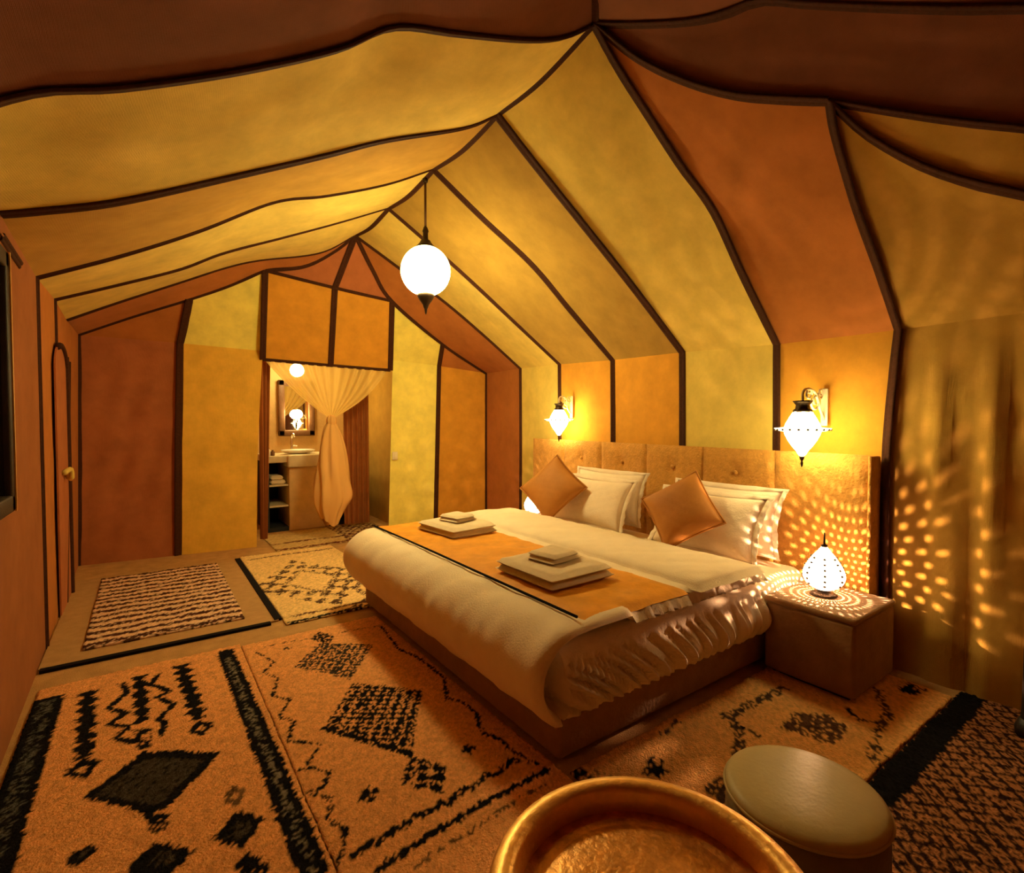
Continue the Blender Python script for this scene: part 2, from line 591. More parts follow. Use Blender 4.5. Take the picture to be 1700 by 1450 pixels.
panel(wall_back, [b5, ebr], [g5, onG(770, 598), ebr], [b5, g5], [ebr, ebr], 'orange', 0, 0, 10, 8)
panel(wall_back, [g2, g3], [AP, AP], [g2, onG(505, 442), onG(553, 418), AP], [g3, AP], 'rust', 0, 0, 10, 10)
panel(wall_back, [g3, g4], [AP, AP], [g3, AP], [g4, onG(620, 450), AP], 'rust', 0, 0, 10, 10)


def fz(p, z=0.0): return np.array([p[0], p[1], z])


F1, F2, F3, F5 = onB(297, 932), onB(426, 900), onB(645, 880), onB(723, 870)
f1, f2, f3, f5 = fz(F1), fz(F2), fz(F3), fz(F5)
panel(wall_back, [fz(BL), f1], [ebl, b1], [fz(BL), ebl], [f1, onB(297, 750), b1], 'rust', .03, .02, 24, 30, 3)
panel(wall_back, [f1, f2], [b1, b3a], [f1, onB(297, 750), b1], [f2, onB(428, 750), b3a], 'honey', .01, .006, 16, 24, 5)
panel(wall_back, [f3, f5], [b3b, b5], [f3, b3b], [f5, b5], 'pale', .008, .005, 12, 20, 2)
panel(wall_back, [f5, fz(R1)], [b5, ebr], [f5, b5], [fz(R1), ebr], 'amber', .015, .008, 12, 20, 9)

# --- right wall
wall_right = structure('wall_right')
POST = [[ER[0], onR(1482, 620), onR(1470, 765), onR(1466, 1000), fz(onR(1465, 1105))]]
for k in range(1, 7):
    POST.append([ER[k], Rpt(ER[k][1] - .01, 1.0), Rpt(ER[k][1], 0)])
wcol = ['amber', 'cream', 'amber', 'amber', 'cream', 'orange']
for k in range(6):
    panel(wall_right, [POST[k][-1], POST[k + 1][-1]], [ER[k], ER[k + 1]], POST[k][::-1], POST[k + 1][::-1], wcol[k], .012, .006, 14, 24)
near1 = [Rpt(.2, 1.848), Rpt(.2, 1.0), Rpt(.2, 0)]
near2 = [X0, Rpt(YN, 1.0), Rpt(YN, 0)]
panel(wall_right, [POST[0][-1], near1[-1]], [ER[0], near1[0]], POST[0][::-1], near1[::-1], 'gold', .015, .012, 26, 34, 4)
o_ = wall_right.children[-1]
for vt in o_.data.vertices:
    yy, zz = vt.co.y, vt.co.z
    vt.co.x -= (.018 * math.sin(yy * 31 + .6 * math.sin(zz * 3)) + .010 * math.sin(yy * 57 + zz)) * max(0.0, min(1.0, (1.0 - yy) / .15)) * min(1.0, max(0.0, (1.86 - zz) / .5))
panel(wall_right, [near1[-1], near2[-1]], [near1[0], X0], near1[::-1], near2[::-1], 'orange', .01, .006, 14, 20)

# --- left wall
wall_left = structure('wall_left')
lp = [(E00, 'russet'), (E0, 'russet'), (EL[1], 'russet'), (EL[2], 'russet'), (EL[3], 'orange'), (EL[4], 'orange'), (EL[5], 'orange'), (ebl, None)]
for (a, c), (b, _) in zip(lp[:-1], lp[1:]):
    panel(wall_left, [Lpt(a[1], 0), Lpt(b[1], 0)], [a, b], [Lpt(a[1], 0), a], [Lpt(b[1], 0), b], c, .006, .004, 14, 20)

# --- wall behind the photographer
wall_front = structure('wall_front')
mx = fz(RN1, 0)
panel(wall_front, [fz(E00), mx], [E00, RN1], [fz(E00), E00], [mx, RN1], 'orange', .02, .01, 14, 20)
panel(wall_front, [mx, fz(X0)], [RN1, X0], [mx, RN1], [fz(X0), X0], 'orange', .02, .01, 14, 20)

# --- sewn bands over the seams
def seam(parent, pts, wd=.05, **k): return ribbon('seam_band', pts, wd * 1.22, M['band'], parent, **k)


for k in range(1, 5):
    seam(ceiling, midridge(k), .05, n=14)
seam(ceiling, [RIDGE[1], RIDGE[1] + (RN0 - RIDGE[1]) * .5, RN0], .05)
for k, wd in ((1, .055), (2, .05), (3, .045), (4, .035), (5, .035)):
    seam(ceiling, RR[k], wd)
for k, wd in ((1, .06), (2, .045), (3, .026), (4, .026), (5, .026)):
    seam(ceiling, RL[k], wd, n=44, taper=(.45, 1.1))
seam(ceiling, R0CURVE, .062)
seam(ceiling, cC, .05)
seam(ceiling, n1x, .05, n=40)
seam(ceiling, n2x, .036, n=40)
seam(ceiling, ffx, .04, n=60)
seam(wall_back, [AP, onG(620, 450), g4, g5, ER[6]], .04)
seam(wall_back, [AP, onG(553, 418), onG(505, 442), g2], .034)
seam(wall_back, [g2, onG(380, 475), g1, onG(220, 526), ebl], .022)
seam(wall_back, [AP, AP * .5 + g3 * .5, g3], .05, n=8)
seam(wall_back, [g3, b3], .05)
seam(wall_back, [g2, b2], .05)
seam(wall_back, [g2, g3, g4], .026)
seam(wall_back, [g4, b4], .05)
seam(wall_back, [b2, b3, b4], .028)
seam(wall_back, [g1, b1], .065, n=8)
seam(wall_back, [b1, onB(297, 750), f1], .065)
seam(wall_back, [g5, b5], .045, n=8)
seam(wall_back, [b5, f5], .045)
seam(wall_back, [ebl, fz(BL)], .05)
seam(wall_back, [ebr, fz(R1)], .045)
for k, wd in ((0, .07), (1, .052), (2, .045), (3, .042), (4, .042), (5, .04)):
    seam(wall_right, POST[k], wd)
for k in (3, 4):
    seam(wall_left, [EL[k], Lpt(EL[k][1], 0)], .02)
seam(wall_left, [onL(0, 392), onL(32, 440)], .03)
seam(wall_left, [onL(110, 600), fz(onL(104, 985))], .05)

# ------------------------------------------------------------------ bathroom behind the doorway
bath_wall = structure('wall_bathroom')
BY = 7.45
def wallbox(name, a, b, m): return box(name, a, b, M[m], bath_wall)
wallbox('rear_panel', (.55, BY, 0), (3.1, BY + .04, 2.3), 'plaster')
wallbox('left_panel', (.72, 6.42, 0), (.76, BY, 2.3), 'rust')
wallbox('right_panel', (2.62, 6.20, 0), (2.66, BY, 2.3), 'gold')
wallbox('roof_panel', (.55, 6.35, 2.3), (3.1, BY + .04, 2.34), 'cream')

# ------------------------------------------------------------------ rugs: drawn stitch by stitch on a fine grid
def fl(px, py): return onz(px, py)[:2]


class Rug:
    def __init__(s, name, label, x0, x1, y0, y1, base, cell=.012, z=.004, pile=.012, parent=None):
        s.name, s.label, s.base = name, label, np.array(base)
        s.nx, s.ny = int((x1 - x0) / cell), int((y1 - y0) / cell)
        s.X, s.Y = np.meshgrid(np.linspace(x0, x1, s.nx + 1), np.linspace(y0, y1, s.ny + 1))
        s.C = np.ones(s.X.shape + (3,)) * s.base
        s.C *= (1 + rng.normal(0, .10, s.X.shape))[..., None]
        s.jx = s.X + rng.normal(0, .0035, s.X.shape)
        s.jy = s.Y + rng.normal(0, .0035, s.X.shape)
        s.z, s.pile, s.cell = z, pile, cell
        s.b = (x0, x1, y0, y1)

    def put(s, mask, col, amt=1.0, keep=0.0):
        if keep: mask = mask & (rng.random(mask.shape) > keep)
        c = np.array(col) * (1 + rng.normal(0, .25, mask.shape))[..., None]
        s.C[mask] = s.C[mask] * (1 - amt) + c[mask] * amt

    def rect(s, x0, x1, y0, y1): return (s.jx > x0) & (s.jx < x1) & (s.jy > y0) & (s.jy < y1)

    def poly(s, pts, px=True):
        P = [fl(*p) for p in pts] if px else pts
        m = np.zeros(s.X.shape, bool)
        for i in range(len(P)):
            (xa, ya), (xb, yb) = P[i], P[i - 1]
            c = (ya > s.jy) != (yb > s.jy)
            m ^= c & (s.jx < (xb - xa) * (s.jy - ya) / (yb - ya + 1e-12) + xa)
        return m

    def line(s, pts, wd, px=True, soft=1.0):
        P = [np.array(fl(*p)) for p in pts] if px else [np.array(p) for p in pts]
        dm = np.full(s.X.shape, 9.0)
        qx, qy = s.X + (s.jx - s.X) * soft, s.Y + (s.jy - s.Y) * soft
        for a, b in zip(P[:-1], P[1:]):
            t = b - a
            u = np.clip(((qx - a[0]) * t[0] + (qy - a[1]) * t[1]) / (t @ t + 1e-12), 0, 1)
            dm = np.minimum(dm, np.hypot(qx - a[0] - u * t[0], qy - a[1] - u * t[1]))
        return dm < wd / 2

    def build(s, cat='rug', group=None, mt=None):
        Z = s.z + s.pile * (.55 + .45 * rng.random(s.X.shape)) + .004 * wob(s.X * 3, s.Y * 3, 2)
        Z = np.maximum(Z, s.z + .002)
        xx = s.X + rng.normal(0, s.cell * .16, s.X.shape)
        yy = s.Y + rng.normal(0, s.cell * .16, s.X.shape)
        ex = .002 * wob(s.Y * 9, s.X * 0, 1); ey = .004 * wob(s.X * 9, s.Y * 0, 3)
        v = np.stack([xx + ex, yy + ey, Z], -1).reshape(-1, 3)
        n = len(v)
        f = grid_faces(s.nx, s.ny)
        c = np.clip(s.C.reshape(-1, 3), .003, 1)
        # edge skirt and underside
        W = s.nx + 1
        ring = list(range(W)) + [j * W + s.nx for j in range(1, s.ny + 1)] + [s.ny * W + i for i in range(s.nx - 1, -1, -1)] + [j * W for j in range(s.ny - 1, 0, -1)]
        low = v[ring].copy(); low[:, 2] = s.z
        v = np.vstack([v, low]); c = np.vstack([c, c[ring]])
        for i in range(len(ring)):
            j = (i + 1) % len(ring)
            f.append((ring[j], ring[i], n + i, n + j))
        f.append(tuple(n + i for i in range(len(ring)))[::-1])
        o = mesh(s.name, v, f, mt or M['wool'], None, True, c)
        return tag(o, s.label, cat, group)


BLK, GRY, BRN = (.011, .010, .012), (.060, .048, .036), (.16, .085, .04)
WOOL = (.88, .41, .15)

# rug A: tree zigzags and a large dark diamond
r = Rug('wool_rug', 'long shaggy cream rug with zigzag trees and large dark diamond, along the left wall', -.45, .441, .9, 3.43, WOOL, cell=.0095)
r.put(r.rect(-.46, -.34, -9, 3.30), BLK); r.put(r.rect(-.425, -.375, -9, 3.27), (.10, .10, .09), keep=.55)
r.put(r.line([(375, 1088), (436, 1240), (520, 1452)], .085), BLK)
r.put(r.line([(378, 1098), (436, 1240), (518, 1450)], .03), (.20, .17, .13), keep=.5)
def tree(r, pts, wd, jag):
    P = smooth_line([np.array(fl(*p)) for p in pts], 40)
    for i in range(0, 40, 1):
        q = P[i]; hw = wd * (.30 + .75 * abs((i * jag / 40 * .5) % 1 * 2 - 1))
        r.put((np.abs(r.jx - q[0]) < max(hw, .006)) & (np.abs(r.jy - q[1]) < .014), BLK)
tree(r, [(147, 1155), (143, 1210), (140, 1265)], .040, 14)
tree(r, [(232, 1128), (234, 1165), (236, 1205)], .034, 10)
tree(r, [(300, 1110), (314, 1150), (330, 1200)], .040, 16)
for z in ([(203, 1140), (212, 1152), (180, 1180), (208, 1190), (182, 1208), (215, 1212), (190, 1232), (222, 1238)],
          [(262, 1125), (250, 1140), (282, 1152), (262, 1162), (288, 1175), (264, 1200), (275, 1208), (268, 1225)]):
    r.put(r.line(z, .028), BLK)
r.put(r.poly([(222, 1215), (255, 1215), (250, 1250), (228, 1252)]), BLK, keep=.25)
r.put(r.poly([(105, 1292), (135, 1265), (170, 1268), (140, 1300)]), BLK); r.put(r.poly([(124, 1287), (137, 1275), (150, 1277), (138, 1290)]), WOOL)
r.put(r.poly([(312, 1222), (332, 1200), (356, 1208), (336, 1228)]), BLK); r.put(r.poly([(326, 1216), (335, 1208), (344, 1212), (334, 1219)]), WOOL)
big = [(236, 1256), (300, 1252), (368, 1254), (318, 1304), (272, 1352), (212, 1348), (135, 1332), (190, 1292)]
r.put(r.poly(big), BLK)
cx, cy = 248, 1303
r.put(r.poly([(cx + (x - cx) * .78, cy + (y - cy) * .76) for x, y in big]), GRY, keep=.12)
r.put(r.line([(190, 1335), (240, 1350), (252, 1362), (275, 1362)], .03), BLK)
r.put(r.poly([(240, 1372), (262, 1360), (282, 1378), (258, 1396)]), BLK, keep=.15)
r.put(r.poly([(212, 1450), (258, 1405), (322, 1420), (292, 1452), (250, 1520)]), BLK); r.put(r.poly([(245, 1440), (270, 1420), (298, 1428), (275, 1448)]), GRY, keep=.3)
r.put(r.poly([(368, 1340), (385, 1312), (408, 1318), (396, 1345)]), BRN); r.put(r.poly([(380, 1332), (387, 1322), (398, 1325), (391, 1337)]), WOOL)
r.put(r.poly([(352, 1402), (394, 1352), (440, 1366), (402, 1416)]), BLK); r.put(r.poly([(374, 1396), (396, 1368), (420, 1375), (398, 1402)]), GRY, keep=.3)
r.put(r.poly([(388, 1452), (410, 1420), (446, 1445), (430, 1480)]), BLK, keep=.1)
r.put(r.poly([(110, 1428), (150, 1410), (165, 1415), (130, 1446), (112, 1444)]), BLK); r.put(r.poly([(128, 1430), (146, 1419), (150, 1422), (135, 1434)]), GRY)
r.build()

# rug B: chequered diamonds beside the bed foot
r = Rug('wool_rug', 'shaggy cream rug with chequered diamonds and small crosses, beside the foot of the bed', .446, 1.275, 1.20, 3.40, WOOL, z=.004, cell=.0095)
def cheq(pts, s, dark=BLK, keep=.05):
    m = r.poly(pts)
    a = np.floor((r.X + .25 * r.Y) / s) + np.floor((r.Y - .1 * r.X) / s)
    r.put(m & ((a % 2) < .5), dark, keep=keep); r.put(m & ((a % 2) > .5), dark, keep=.62)
cheq([(488, 1113), (530, 1072), (620, 1074), (582, 1132)], .024, (.04, .033, .03), .15)
r.put(r.poly([(515, 1064), (530, 1052), (555, 1060), (545, 1075)]), BLK, keep=.2)
cheq([(538, 1216), (585, 1138), (702, 1150), (682, 1258)], .03)
r.put(r.line([(538, 1216), (605, 1235), (682, 1258)], .03), BLK, keep=.1)
cheq([(666, 1306), (680, 1264), (742, 1275), (734, 1324)], .04)
def cross(r, x, y, sz):
    p = np.array(fl(x, y))
    for sx, sy in ((0, 0), (1, 0), (-1, 0), (0, 1), (0, -1)):
        q = p + np.array([sx, sy]) * sz
        r.put((np.abs(r.jx - q[0]) < sz * .55) & (np.abs(r.jy - q[1]) < sz * .55), BLK, keep=.05)
cross(r, 612, 1326, .025); cross(r, 777, 1249, .020); cross(r, 478, 1081, .014)
r.put(r.line([(425, 1087), (455, 1103), (438, 1120), (462, 1130), (452, 1160), (482, 1166), (462, 1196), (488, 1202), (478, 1236), (532, 1242), (508, 1276)], .013), BLK, keep=.15)
r.put(r.line([(490, 1285), (520, 1280), (546, 1288), (538, 1310), (512, 1322), (548, 1330), (545, 1366), (574, 1382), (566, 1420), (560, 1450)], .014), BLK, keep=.15)
r.put(r.line([(632, 1044), (640, 1052), (662, 1082), (690, 1094), (738, 1130), (742, 1165), (768, 1170), (792, 1190), (800, 1222), (830, 1232), (850, 1252), (892, 1276)], .018), BLK, keep=.15)
r.put(r.line([(908, 1284), (780, 1352), (628, 1452)], .026), BLK)
zz = []
for i in range(15):
    t = i / 14
    zz.append((866 + (590 - 866) * t + (5 if i % 2 else -5), 1262 + (1424 - 1262) * t + (-7 if i % 2 else 8)))
r.put(r.line(zz, .026), BLK, keep=.15)
for i in range(20):
    t = i / 19
    if i % 3 != 2: r.put(r.line([(440 + 190 * t, 1078 - 36 * t), (448 + 190 * t, 1076 - 36 * t)], .012), BRN, keep=.1)
r.put(r.line([(905, 1310), (830, 1352), (740, 1412), (690, 1448)], .018), BRN, keep=.5)
r.build()

# rug C: pale rug beyond the foot of the bed
r = Rug('wool_rug', 'pale cream rug with broken brown diamond ring, between doorway and bed foot', .74, 1.62, 3.60, 5.66, (.88, .60, .26), z=.004, pile=.010)
ctr = np.array(fl(517, 966))
rad = np.abs((r.jx - ctr[0]) / .36) + np.abs((r.jy - ctr[1]) / .62)
nz = wob(r.X * 15, r.Y * 12, 5)
r.put((rad > .62) & (rad < 1.25) & (nz > .05), (.10, .055, .035), keep=.2)
r.put((rad > .5) & (rad < .62), (.12, .06, .04), keep=.55)
for yy in (3.72, 5.5): r.put(r.rect(.8, 1.6, yy - .02, yy + .02), (.16, .07, .04), keep=.25)
r.put(r.rect(.75, 1.65, 3.60, 3.64), BLK, keep=.1)
r.put(r.line([(600, 890), (575, 925), (615, 945), (590, 980), (630, 1000)], .05), (.10, .05, .04), keep=.3)
r.put(r.line([(560, 1030), (600, 1005), (625, 985)], .05), (.10, .05, .04), keep=.35)
r.put(r.line([(560, 905), (600, 930), (612, 960)], .06), (.12, .07, .05), keep=.5)
r.build()

# carpet E with black binding, and the striped mat on it
car = thing('floor_matting', 'flat beige floor matting with black bound edges, under the striped mat', 'carpet', (0, 0, 0))
box('matting', (-.49, 3.71, .002), (.715, 5.60, .012), M['matting'], car)
box('binding', (-.48, 3.665, .002), (.66, 3.705, .018), M['darkedge'], car)
box('binding', (.69, 3.72, .002), (.735, 5.60, .018), M['darkedge'], car)
r = Rug('striped_mat', 'small shaggy mat in brown and cream stripes on the beige matting', -.315, .53, 3.86, 5.50, (.85, .56, .36), z=.013, pile=.016)
sl = r.jy + .015 * wob(r.X * 10, r.Y * 3, 1)
r.put((np.sin(sl * 2 * PI / .105) > .05), (.085, .030, .022), keep=.1)
r.put(r.rect(-1, 1, 3.86, 3.885), (.1, .05, .03), keep=.3)
r.build(cat='mat')

# rug F: right of the bed; rug G: lattice rug
r = Rug('wool_rug', 'shaggy tan rug with faded brown patches, between bed side and stool', 1.30, 3.18, .765, 1.44, (.88, .47, .16), z=.004)
FD = (.075, .045, .032)
def spk(m, c, keep): r.put(m, c, keep=keep)
spk(r.line([(1205, 1195), (1240, 1178), (1300, 1148)], .05), FD, .35)
spk(r.line([(1205, 1190), (1230, 1225), (1225, 1262)], .045), FD, .3)
spk(r.line([(1222, 1206), (1260, 1228)], .018), BLK, .1)
spk(r.poly([(1295, 1215), (1320, 1188), (1375, 1190), (1408, 1212), (1385, 1245), (1350, 1232)]), (.11, .055, .035), .25)
spk(r.line([(1405, 1180), (1425, 1200), (1460, 1205)], .02), BLK, .15)
spk(r.line([(1455, 1150), (1475, 1190), (1455, 1225), (1450, 1265), (1470, 1300), (1450, 1330)], .04), FD, .4)
spk(r.line([(1470, 1262), (1498, 1266)], .016), BLK, .1)
spk(r.poly([(1490, 1150), (1510, 1137), (1540, 1150), (1515, 1158)]), BLK, .1)
spk(r.poly([(1062, 1292), (1080, 1262), (1105, 1270), (1108, 1300)]), BLK, .2)
spk(r.line([(1180, 1320), (1195, 1305), (1205, 1335)], .05), FD, .3)
spk(r.line([(1100, 1225), (1125, 1205)], .03), FD, .45)
spk(r.line([(945, 1272), (965, 1290), (975, 1300)], .05), BLK, .2)
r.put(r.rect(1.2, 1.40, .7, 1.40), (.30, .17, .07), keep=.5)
r.build()
r = Rug('lattice_rug', 'brown rug with dark diamond lattice and black edge, in the right corner', 1.30, 3.28, -.9, .755, (.48, .21, .09), z=.004, pile=.012, cell=.009)
s_ = .066
a_ = (r.X + r.Y * .85 + .008 * wob(r.X * 8, r.Y * 8)) / s_; b_ = (r.X * .85 - r.Y + .008 * wob(r.X * 7, r.Y * 9, 3)) / s_
lat = (np.abs(a_ - np.round(a_)) < .16) | (np.abs(b_ - np.round(b_)) < .16)
r.put(lat, (.035, .016, .014), keep=.12)
r.put((np.abs(a_ - np.floor(a_) - .5) < .14) & (np.abs(b_ - np.floor(b_) - .5) < .14), (.05, .022, .018), keep=.3)
r.put(r.rect(1.2, 3.4, .655, .76), BLK)
r.build()
# rugs in the doorway
r = Rug('doorway_rug', 'beige patterned rug with dark red stripes lying across the bathroom doorway', 1.09, 2.43, 5.70, 6.64, (.62, .42, .17), z=.003, pile=.006, cell=.02)
r.put(r.rect(.9, 2.5, 5.72, 5.80), (.16, .05, .03), keep=.2)
r.put(r.rect(.9, 2.5, 6.02, 6.08), (.16, .05, .03), keep=.3)
r.put((r.jx > 1.86) & (nz_ := wob(r.X * 22, r.Y * 24, 3) > -.25), (.12, .04, .03), keep=.2)
r.build()

# ------------------------------------------------------------------ bed
BX0, BX1, BY0, BY1 = 1.29, 3.18, 1.495, 3.66


def lump(x, y): return .006 * float(wob(x * 4 + y * 3, y * 5 + x * 2, 1.0)) + .004 * float(wob(y * 14, x * 9, 4))


bed = thing('bed', 'low double bed with suede box base and pleated white mattress cover', 'bed', (2.3, 2.55, 0))
def loc(o, root):
    o.matrix_parent_inverse = Matrix.Translation(-Vector(root.location)); return o
loc(box('base', (BX0, BY0, .02), (BX1, BY1, .225), M['velvet'], bed, .025, 3), bed)
for x in (BX0 + .1, BX1 - .15):
    for y in (BY0 + .1, BY1 - .1):
        loc(box('leg', (x - .03, y - .03, 0), (x + .03, y + .03, .05), M['darkwood'], bed), bed)


def closed_sweep(name, prof_fn, xs, m, parent=None):
    """a body swept along x: prof_fn(x) gives a closed loop of (y, z)"""
    v, n = [], None
    for x in xs:
        L = prof_fn(x)
        n = len(L)
        v += [(p[2] if len(p) > 2 else x, p[0], p[1]) for p in L]
    f = []
    for i in range(len(xs) - 1):
        for k in range(n):
            k2 = (k + 1) % n
            f.append((i * n + k, i * n + k2, (i + 1) * n + k2, (i + 1) * n + k))
    f.append(tuple(range(n))[::-1]); f.append(tuple((len(xs) - 1) * n + k for k in range(n)))
    return mesh(name, v, f, m, parent)


# mattress in its pleated cover: the near side falls in upright folds
def mat_prof(x):
    y0, y1, z0, z1, rr = BY0 - .03, BY1 + .03, .205, .475, .07
    L = []
    fan = max(0.0, 1 - max(0.0, x - 1.3) / 1.3)
    for i in range(14):                                   # near side, bottom to top
        t = i / 13
        xx = x + fan * (t - 1.0) * .42
        fold = 1 - 2 * abs(math.sin(xx * 34 + 1.4 * math.sin(xx * 9))) ** .6 + .5 * math.sin(xx * 103 + 1.5 * math.sin(xx * 23))
        amp = .026 * (.45 + .55 * math.sin(PI * min(1, t * 1.05))) * min(1, (x - 1.2) / .12)
        bow = .035 * math.sin(PI * t)
        L.append((y0 - bow + fold * amp, z0 + (z1 - rr - z0) * t))
    for i in range(1, 7):
        a = PI / 2 * i / 6
        L.append((y0 + rr - rr * math.cos(a), z1 - rr + rr * math.sin(a)))
    for t in np.linspace(.1, .9, 8): L.append((y0 + rr + (y1 - y0 - 2 * rr) * t, z1))
    for i in range(0, 7):
        a = PI / 2 * (1 - i / 6)
        L.append((y1 - rr + rr * math.cos(a), z1 - rr + rr * math.sin(a)))
    for t in np.linspace(.2, 1, 5): L.append((y1, z1 - rr - (z1 - rr - z0) * t))
    return L
loc(closed_sweep('mattress', mat_prof, np.linspace(1.285, 3.165, 320), M['linen'], bed), bed)

# duvet: lies on the mattress and rolls down over the foot of the bed
def duvet():
    # middle line of the sheet in x, z from the foot's lower hem up and over to the pillow end
    path = smooth_line([(1.262, .205), (1.205, .26), (1.170, .345), (1.185, .435), (1.265, .510), (1.40, .535), (1.75, .538), (2.2, .538), (2.62, .538), (2.72, .53)], 70)
    path = np.stack([path[:, 0], path[:, 1]], 1)
    t = np.gradient(path, axis=0); t /= np.linalg.norm(t, axis=1)[:, None]
    nrm = np.stack([-t[:, 1], t[:, 0]], 1)
    ys = np.linspace(0, 1, 90)
    y0, y1 = BY0 - .055, BY1 + .085
    v = []
    for j, u in enumerate(ys):
        y = y0 + (y1 - y0) * u
        e = min(u, 1 - u) * (y1 - y0)
        rim = math.sqrt(max(0, 1 - (1 - min(1, e / .07)) ** 2))
        for i in range(len(path)):
            s = i / (len(path) - 1)
            h = .042 * rim + .002
            lum = lump(path[i, 0], y)
            ruff = (.016 * math.sin(path[i, 0] * 95) * math.exp(-e / .03)) if s > .45 else 0
            sag = -.035 * math.exp(-e / .035) * (s > .42)
            p = path[i] + nrm[i] * (h * .55 + lum)
            v.append((p[0], y + ruff * (1 if u < .5 else -1), p[1] + sag))
    nu = len(path) - 1
    top = len(v)
    for j, u in enumerate(ys):
        y = y0 + (y1 - y0) * u
        e = min(u, 1 - u) * (y1 - y0)
        rim = math.sqrt(max(0, 1 - (1 - min(1, e / .07)) ** 2))
        for i in range(len(path)):
            s = i / (len(path) - 1)
            sag = -.035 * math.exp(-e / .035) * (s > .42)
            p = path[i] - nrm[i] * (.042 * rim + .002) * .45
            v.append((p[0], y, p[1] + sag))
    f = grid_faces(nu, len(ys) - 1)
    f += [tuple(top + q for q in reversed(g)) for g in grid_faces(nu, len(ys) - 1)]
    W = nu + 1
    n = len(ys)
    for i in range(nu):
        f.append((i + 1, i, top + i, top + i + 1)); a = (n - 1) * W + i; f.append((a, a + 1, top + a + 1, top + a))
    for j in range(n - 1):
        a = j * W; f.append((a, a + W, top + a + W, top + a)); a = j * W + nu; f.append((a + W, a, top + a, top + a + W))
    return mesh('duvet', v, f, M['linen'])
tag(duvet(), 'thick white duvet rolled down over the foot of the bed', 'duvet')


def slab(name, x0, x1, y0, y1, z, th, m, nx=40, ny=60, lump=.005, seed=0, parent=None, edge=.03, rot=0.0, droop=0.0, ctr=None, wave=None):
    """soft folded cloth: a rounded slab with a gently uneven top"""
    V = []
    cx, cy = (x0 + x1) / 2, (y0 + y1) / 2
    for side in (1, 0):
        for j in range(ny + 1):
            for i in range(nx + 1):
                u, w_ = i / nx, j / ny
                x, y = x0 + (x1 - x0) * u, y0 + (y1 - y0) * w_
                e = min(u * (x1 - x0), (1 - u) * (x1 - x0), w_ * (y1 - y0), (1 - w_) * (y1 - y0))
                k = math.sqrt(max(0, 1 - (1 - min(1, e / edge)) ** 2))
                zz = z + (th * (.5 + .5 * k) + lump * float(wob(x * 7 + seed, y * 8, seed)) * k if side else th * (.5 - .5 * k))
                zz -= droop * math.exp(-e / .04)
                if wave: zz += wave(x, y)
                X, Yy = x - cx, y - cy
                V.append((cx + X * math.cos(rot) - Yy * math.sin(rot), cy + X * math.sin(rot) + Yy * math.cos(rot), zz))
    W = nx + 1
    n = W * (ny + 1)
    f = grid_faces(nx, ny) + [tuple(n + q for q in reversed(g)) for g in grid_faces(nx, ny)]
    ring = list(range(W)) + [j * W + nx for j in range(1, ny + 1)] + [ny * W + i for i in range(nx - 1, -1, -1)] + [j * W for j in range(ny - 1, 0, -1)]
    for i in range(len(ring)):
        j = (i + 1) % len(ring)
        f.append((ring[j], ring[i], n + ring[i], n + ring[j]))
    return mesh(name, V, f, m, parent)


rn = thing('bed_runner', 'ochre satin runner laid across the bed under the towels', 'runner', (1.75, 2.6, .56))
loc(slab('runner_cloth', 1.385, 2.075, 1.465, 3.745, .563, .008, M['runner'], 40, 90, .0, 2, rn, .02, droop=.022, wave=lump), rn)
loc(tube('piping', smooth_line([(1.388, 1.50, .572), (1.386, 2.2, .574), (1.386, 3.0, .574), (1.388, 3.72, .568)], 40), .006, M['darkedge'], rn, 6), rn)
fold = slab('folded_sheet', 2.10, 2.68, 1.425, 3.765, .563, .036, M['linen'], 36, 90, .003, 5, None, .045, droop=.03, wave=lump)
tag(fold, 'white top sheet folded back between runner and pillows', 'sheet')

# towels
def towel_set(x, y, z, rot, lab1, lab2, sx, sy):
    z = z + .004 + lump(x, y)
    b_ = thing('bath_towel', lab1, 'towel', (x, y, z), rot, 'folded towels on the runner')
    slab('fold', -sx, sx, -sy, sy, 0, .034, M['towel'], 18, 18, .003, x, b_, .022)
    slab('fold', -sx + .004, sx - .006, -sy + .006, sy - .002, .035, .034, M['towel'], 18, 18, .004, y, b_, .022)
    h = thing('hand_towel', lab2, 'towel', (x + .02, y + .02, z + .071), rot + .12, 'hand towels on bath towels')
    slab('fold', -sx * .55, sx * .55, -sy * .42, sy * .42, 0, .022, M['towel'], 14, 14, .003, x + 1, h, .014)
    slab('fold', -sx * .50, sx * .42, -sy * .42, sy * .40, .022, .024, M['towel'], 14, 14, .004, y + 2, h, .016)
towel_set(1.675, 1.985, .574, 0.02, 'white folded bath towel at the near end of the runner', 'small folded hand towel on the nearer bath towel', .205, .225)
towel_set(1.80, 3.20, .574, 0.1, 'white folded bath towel at the far end of the runner', 'small folded hand towel on the farther bath towel', .19, .23)

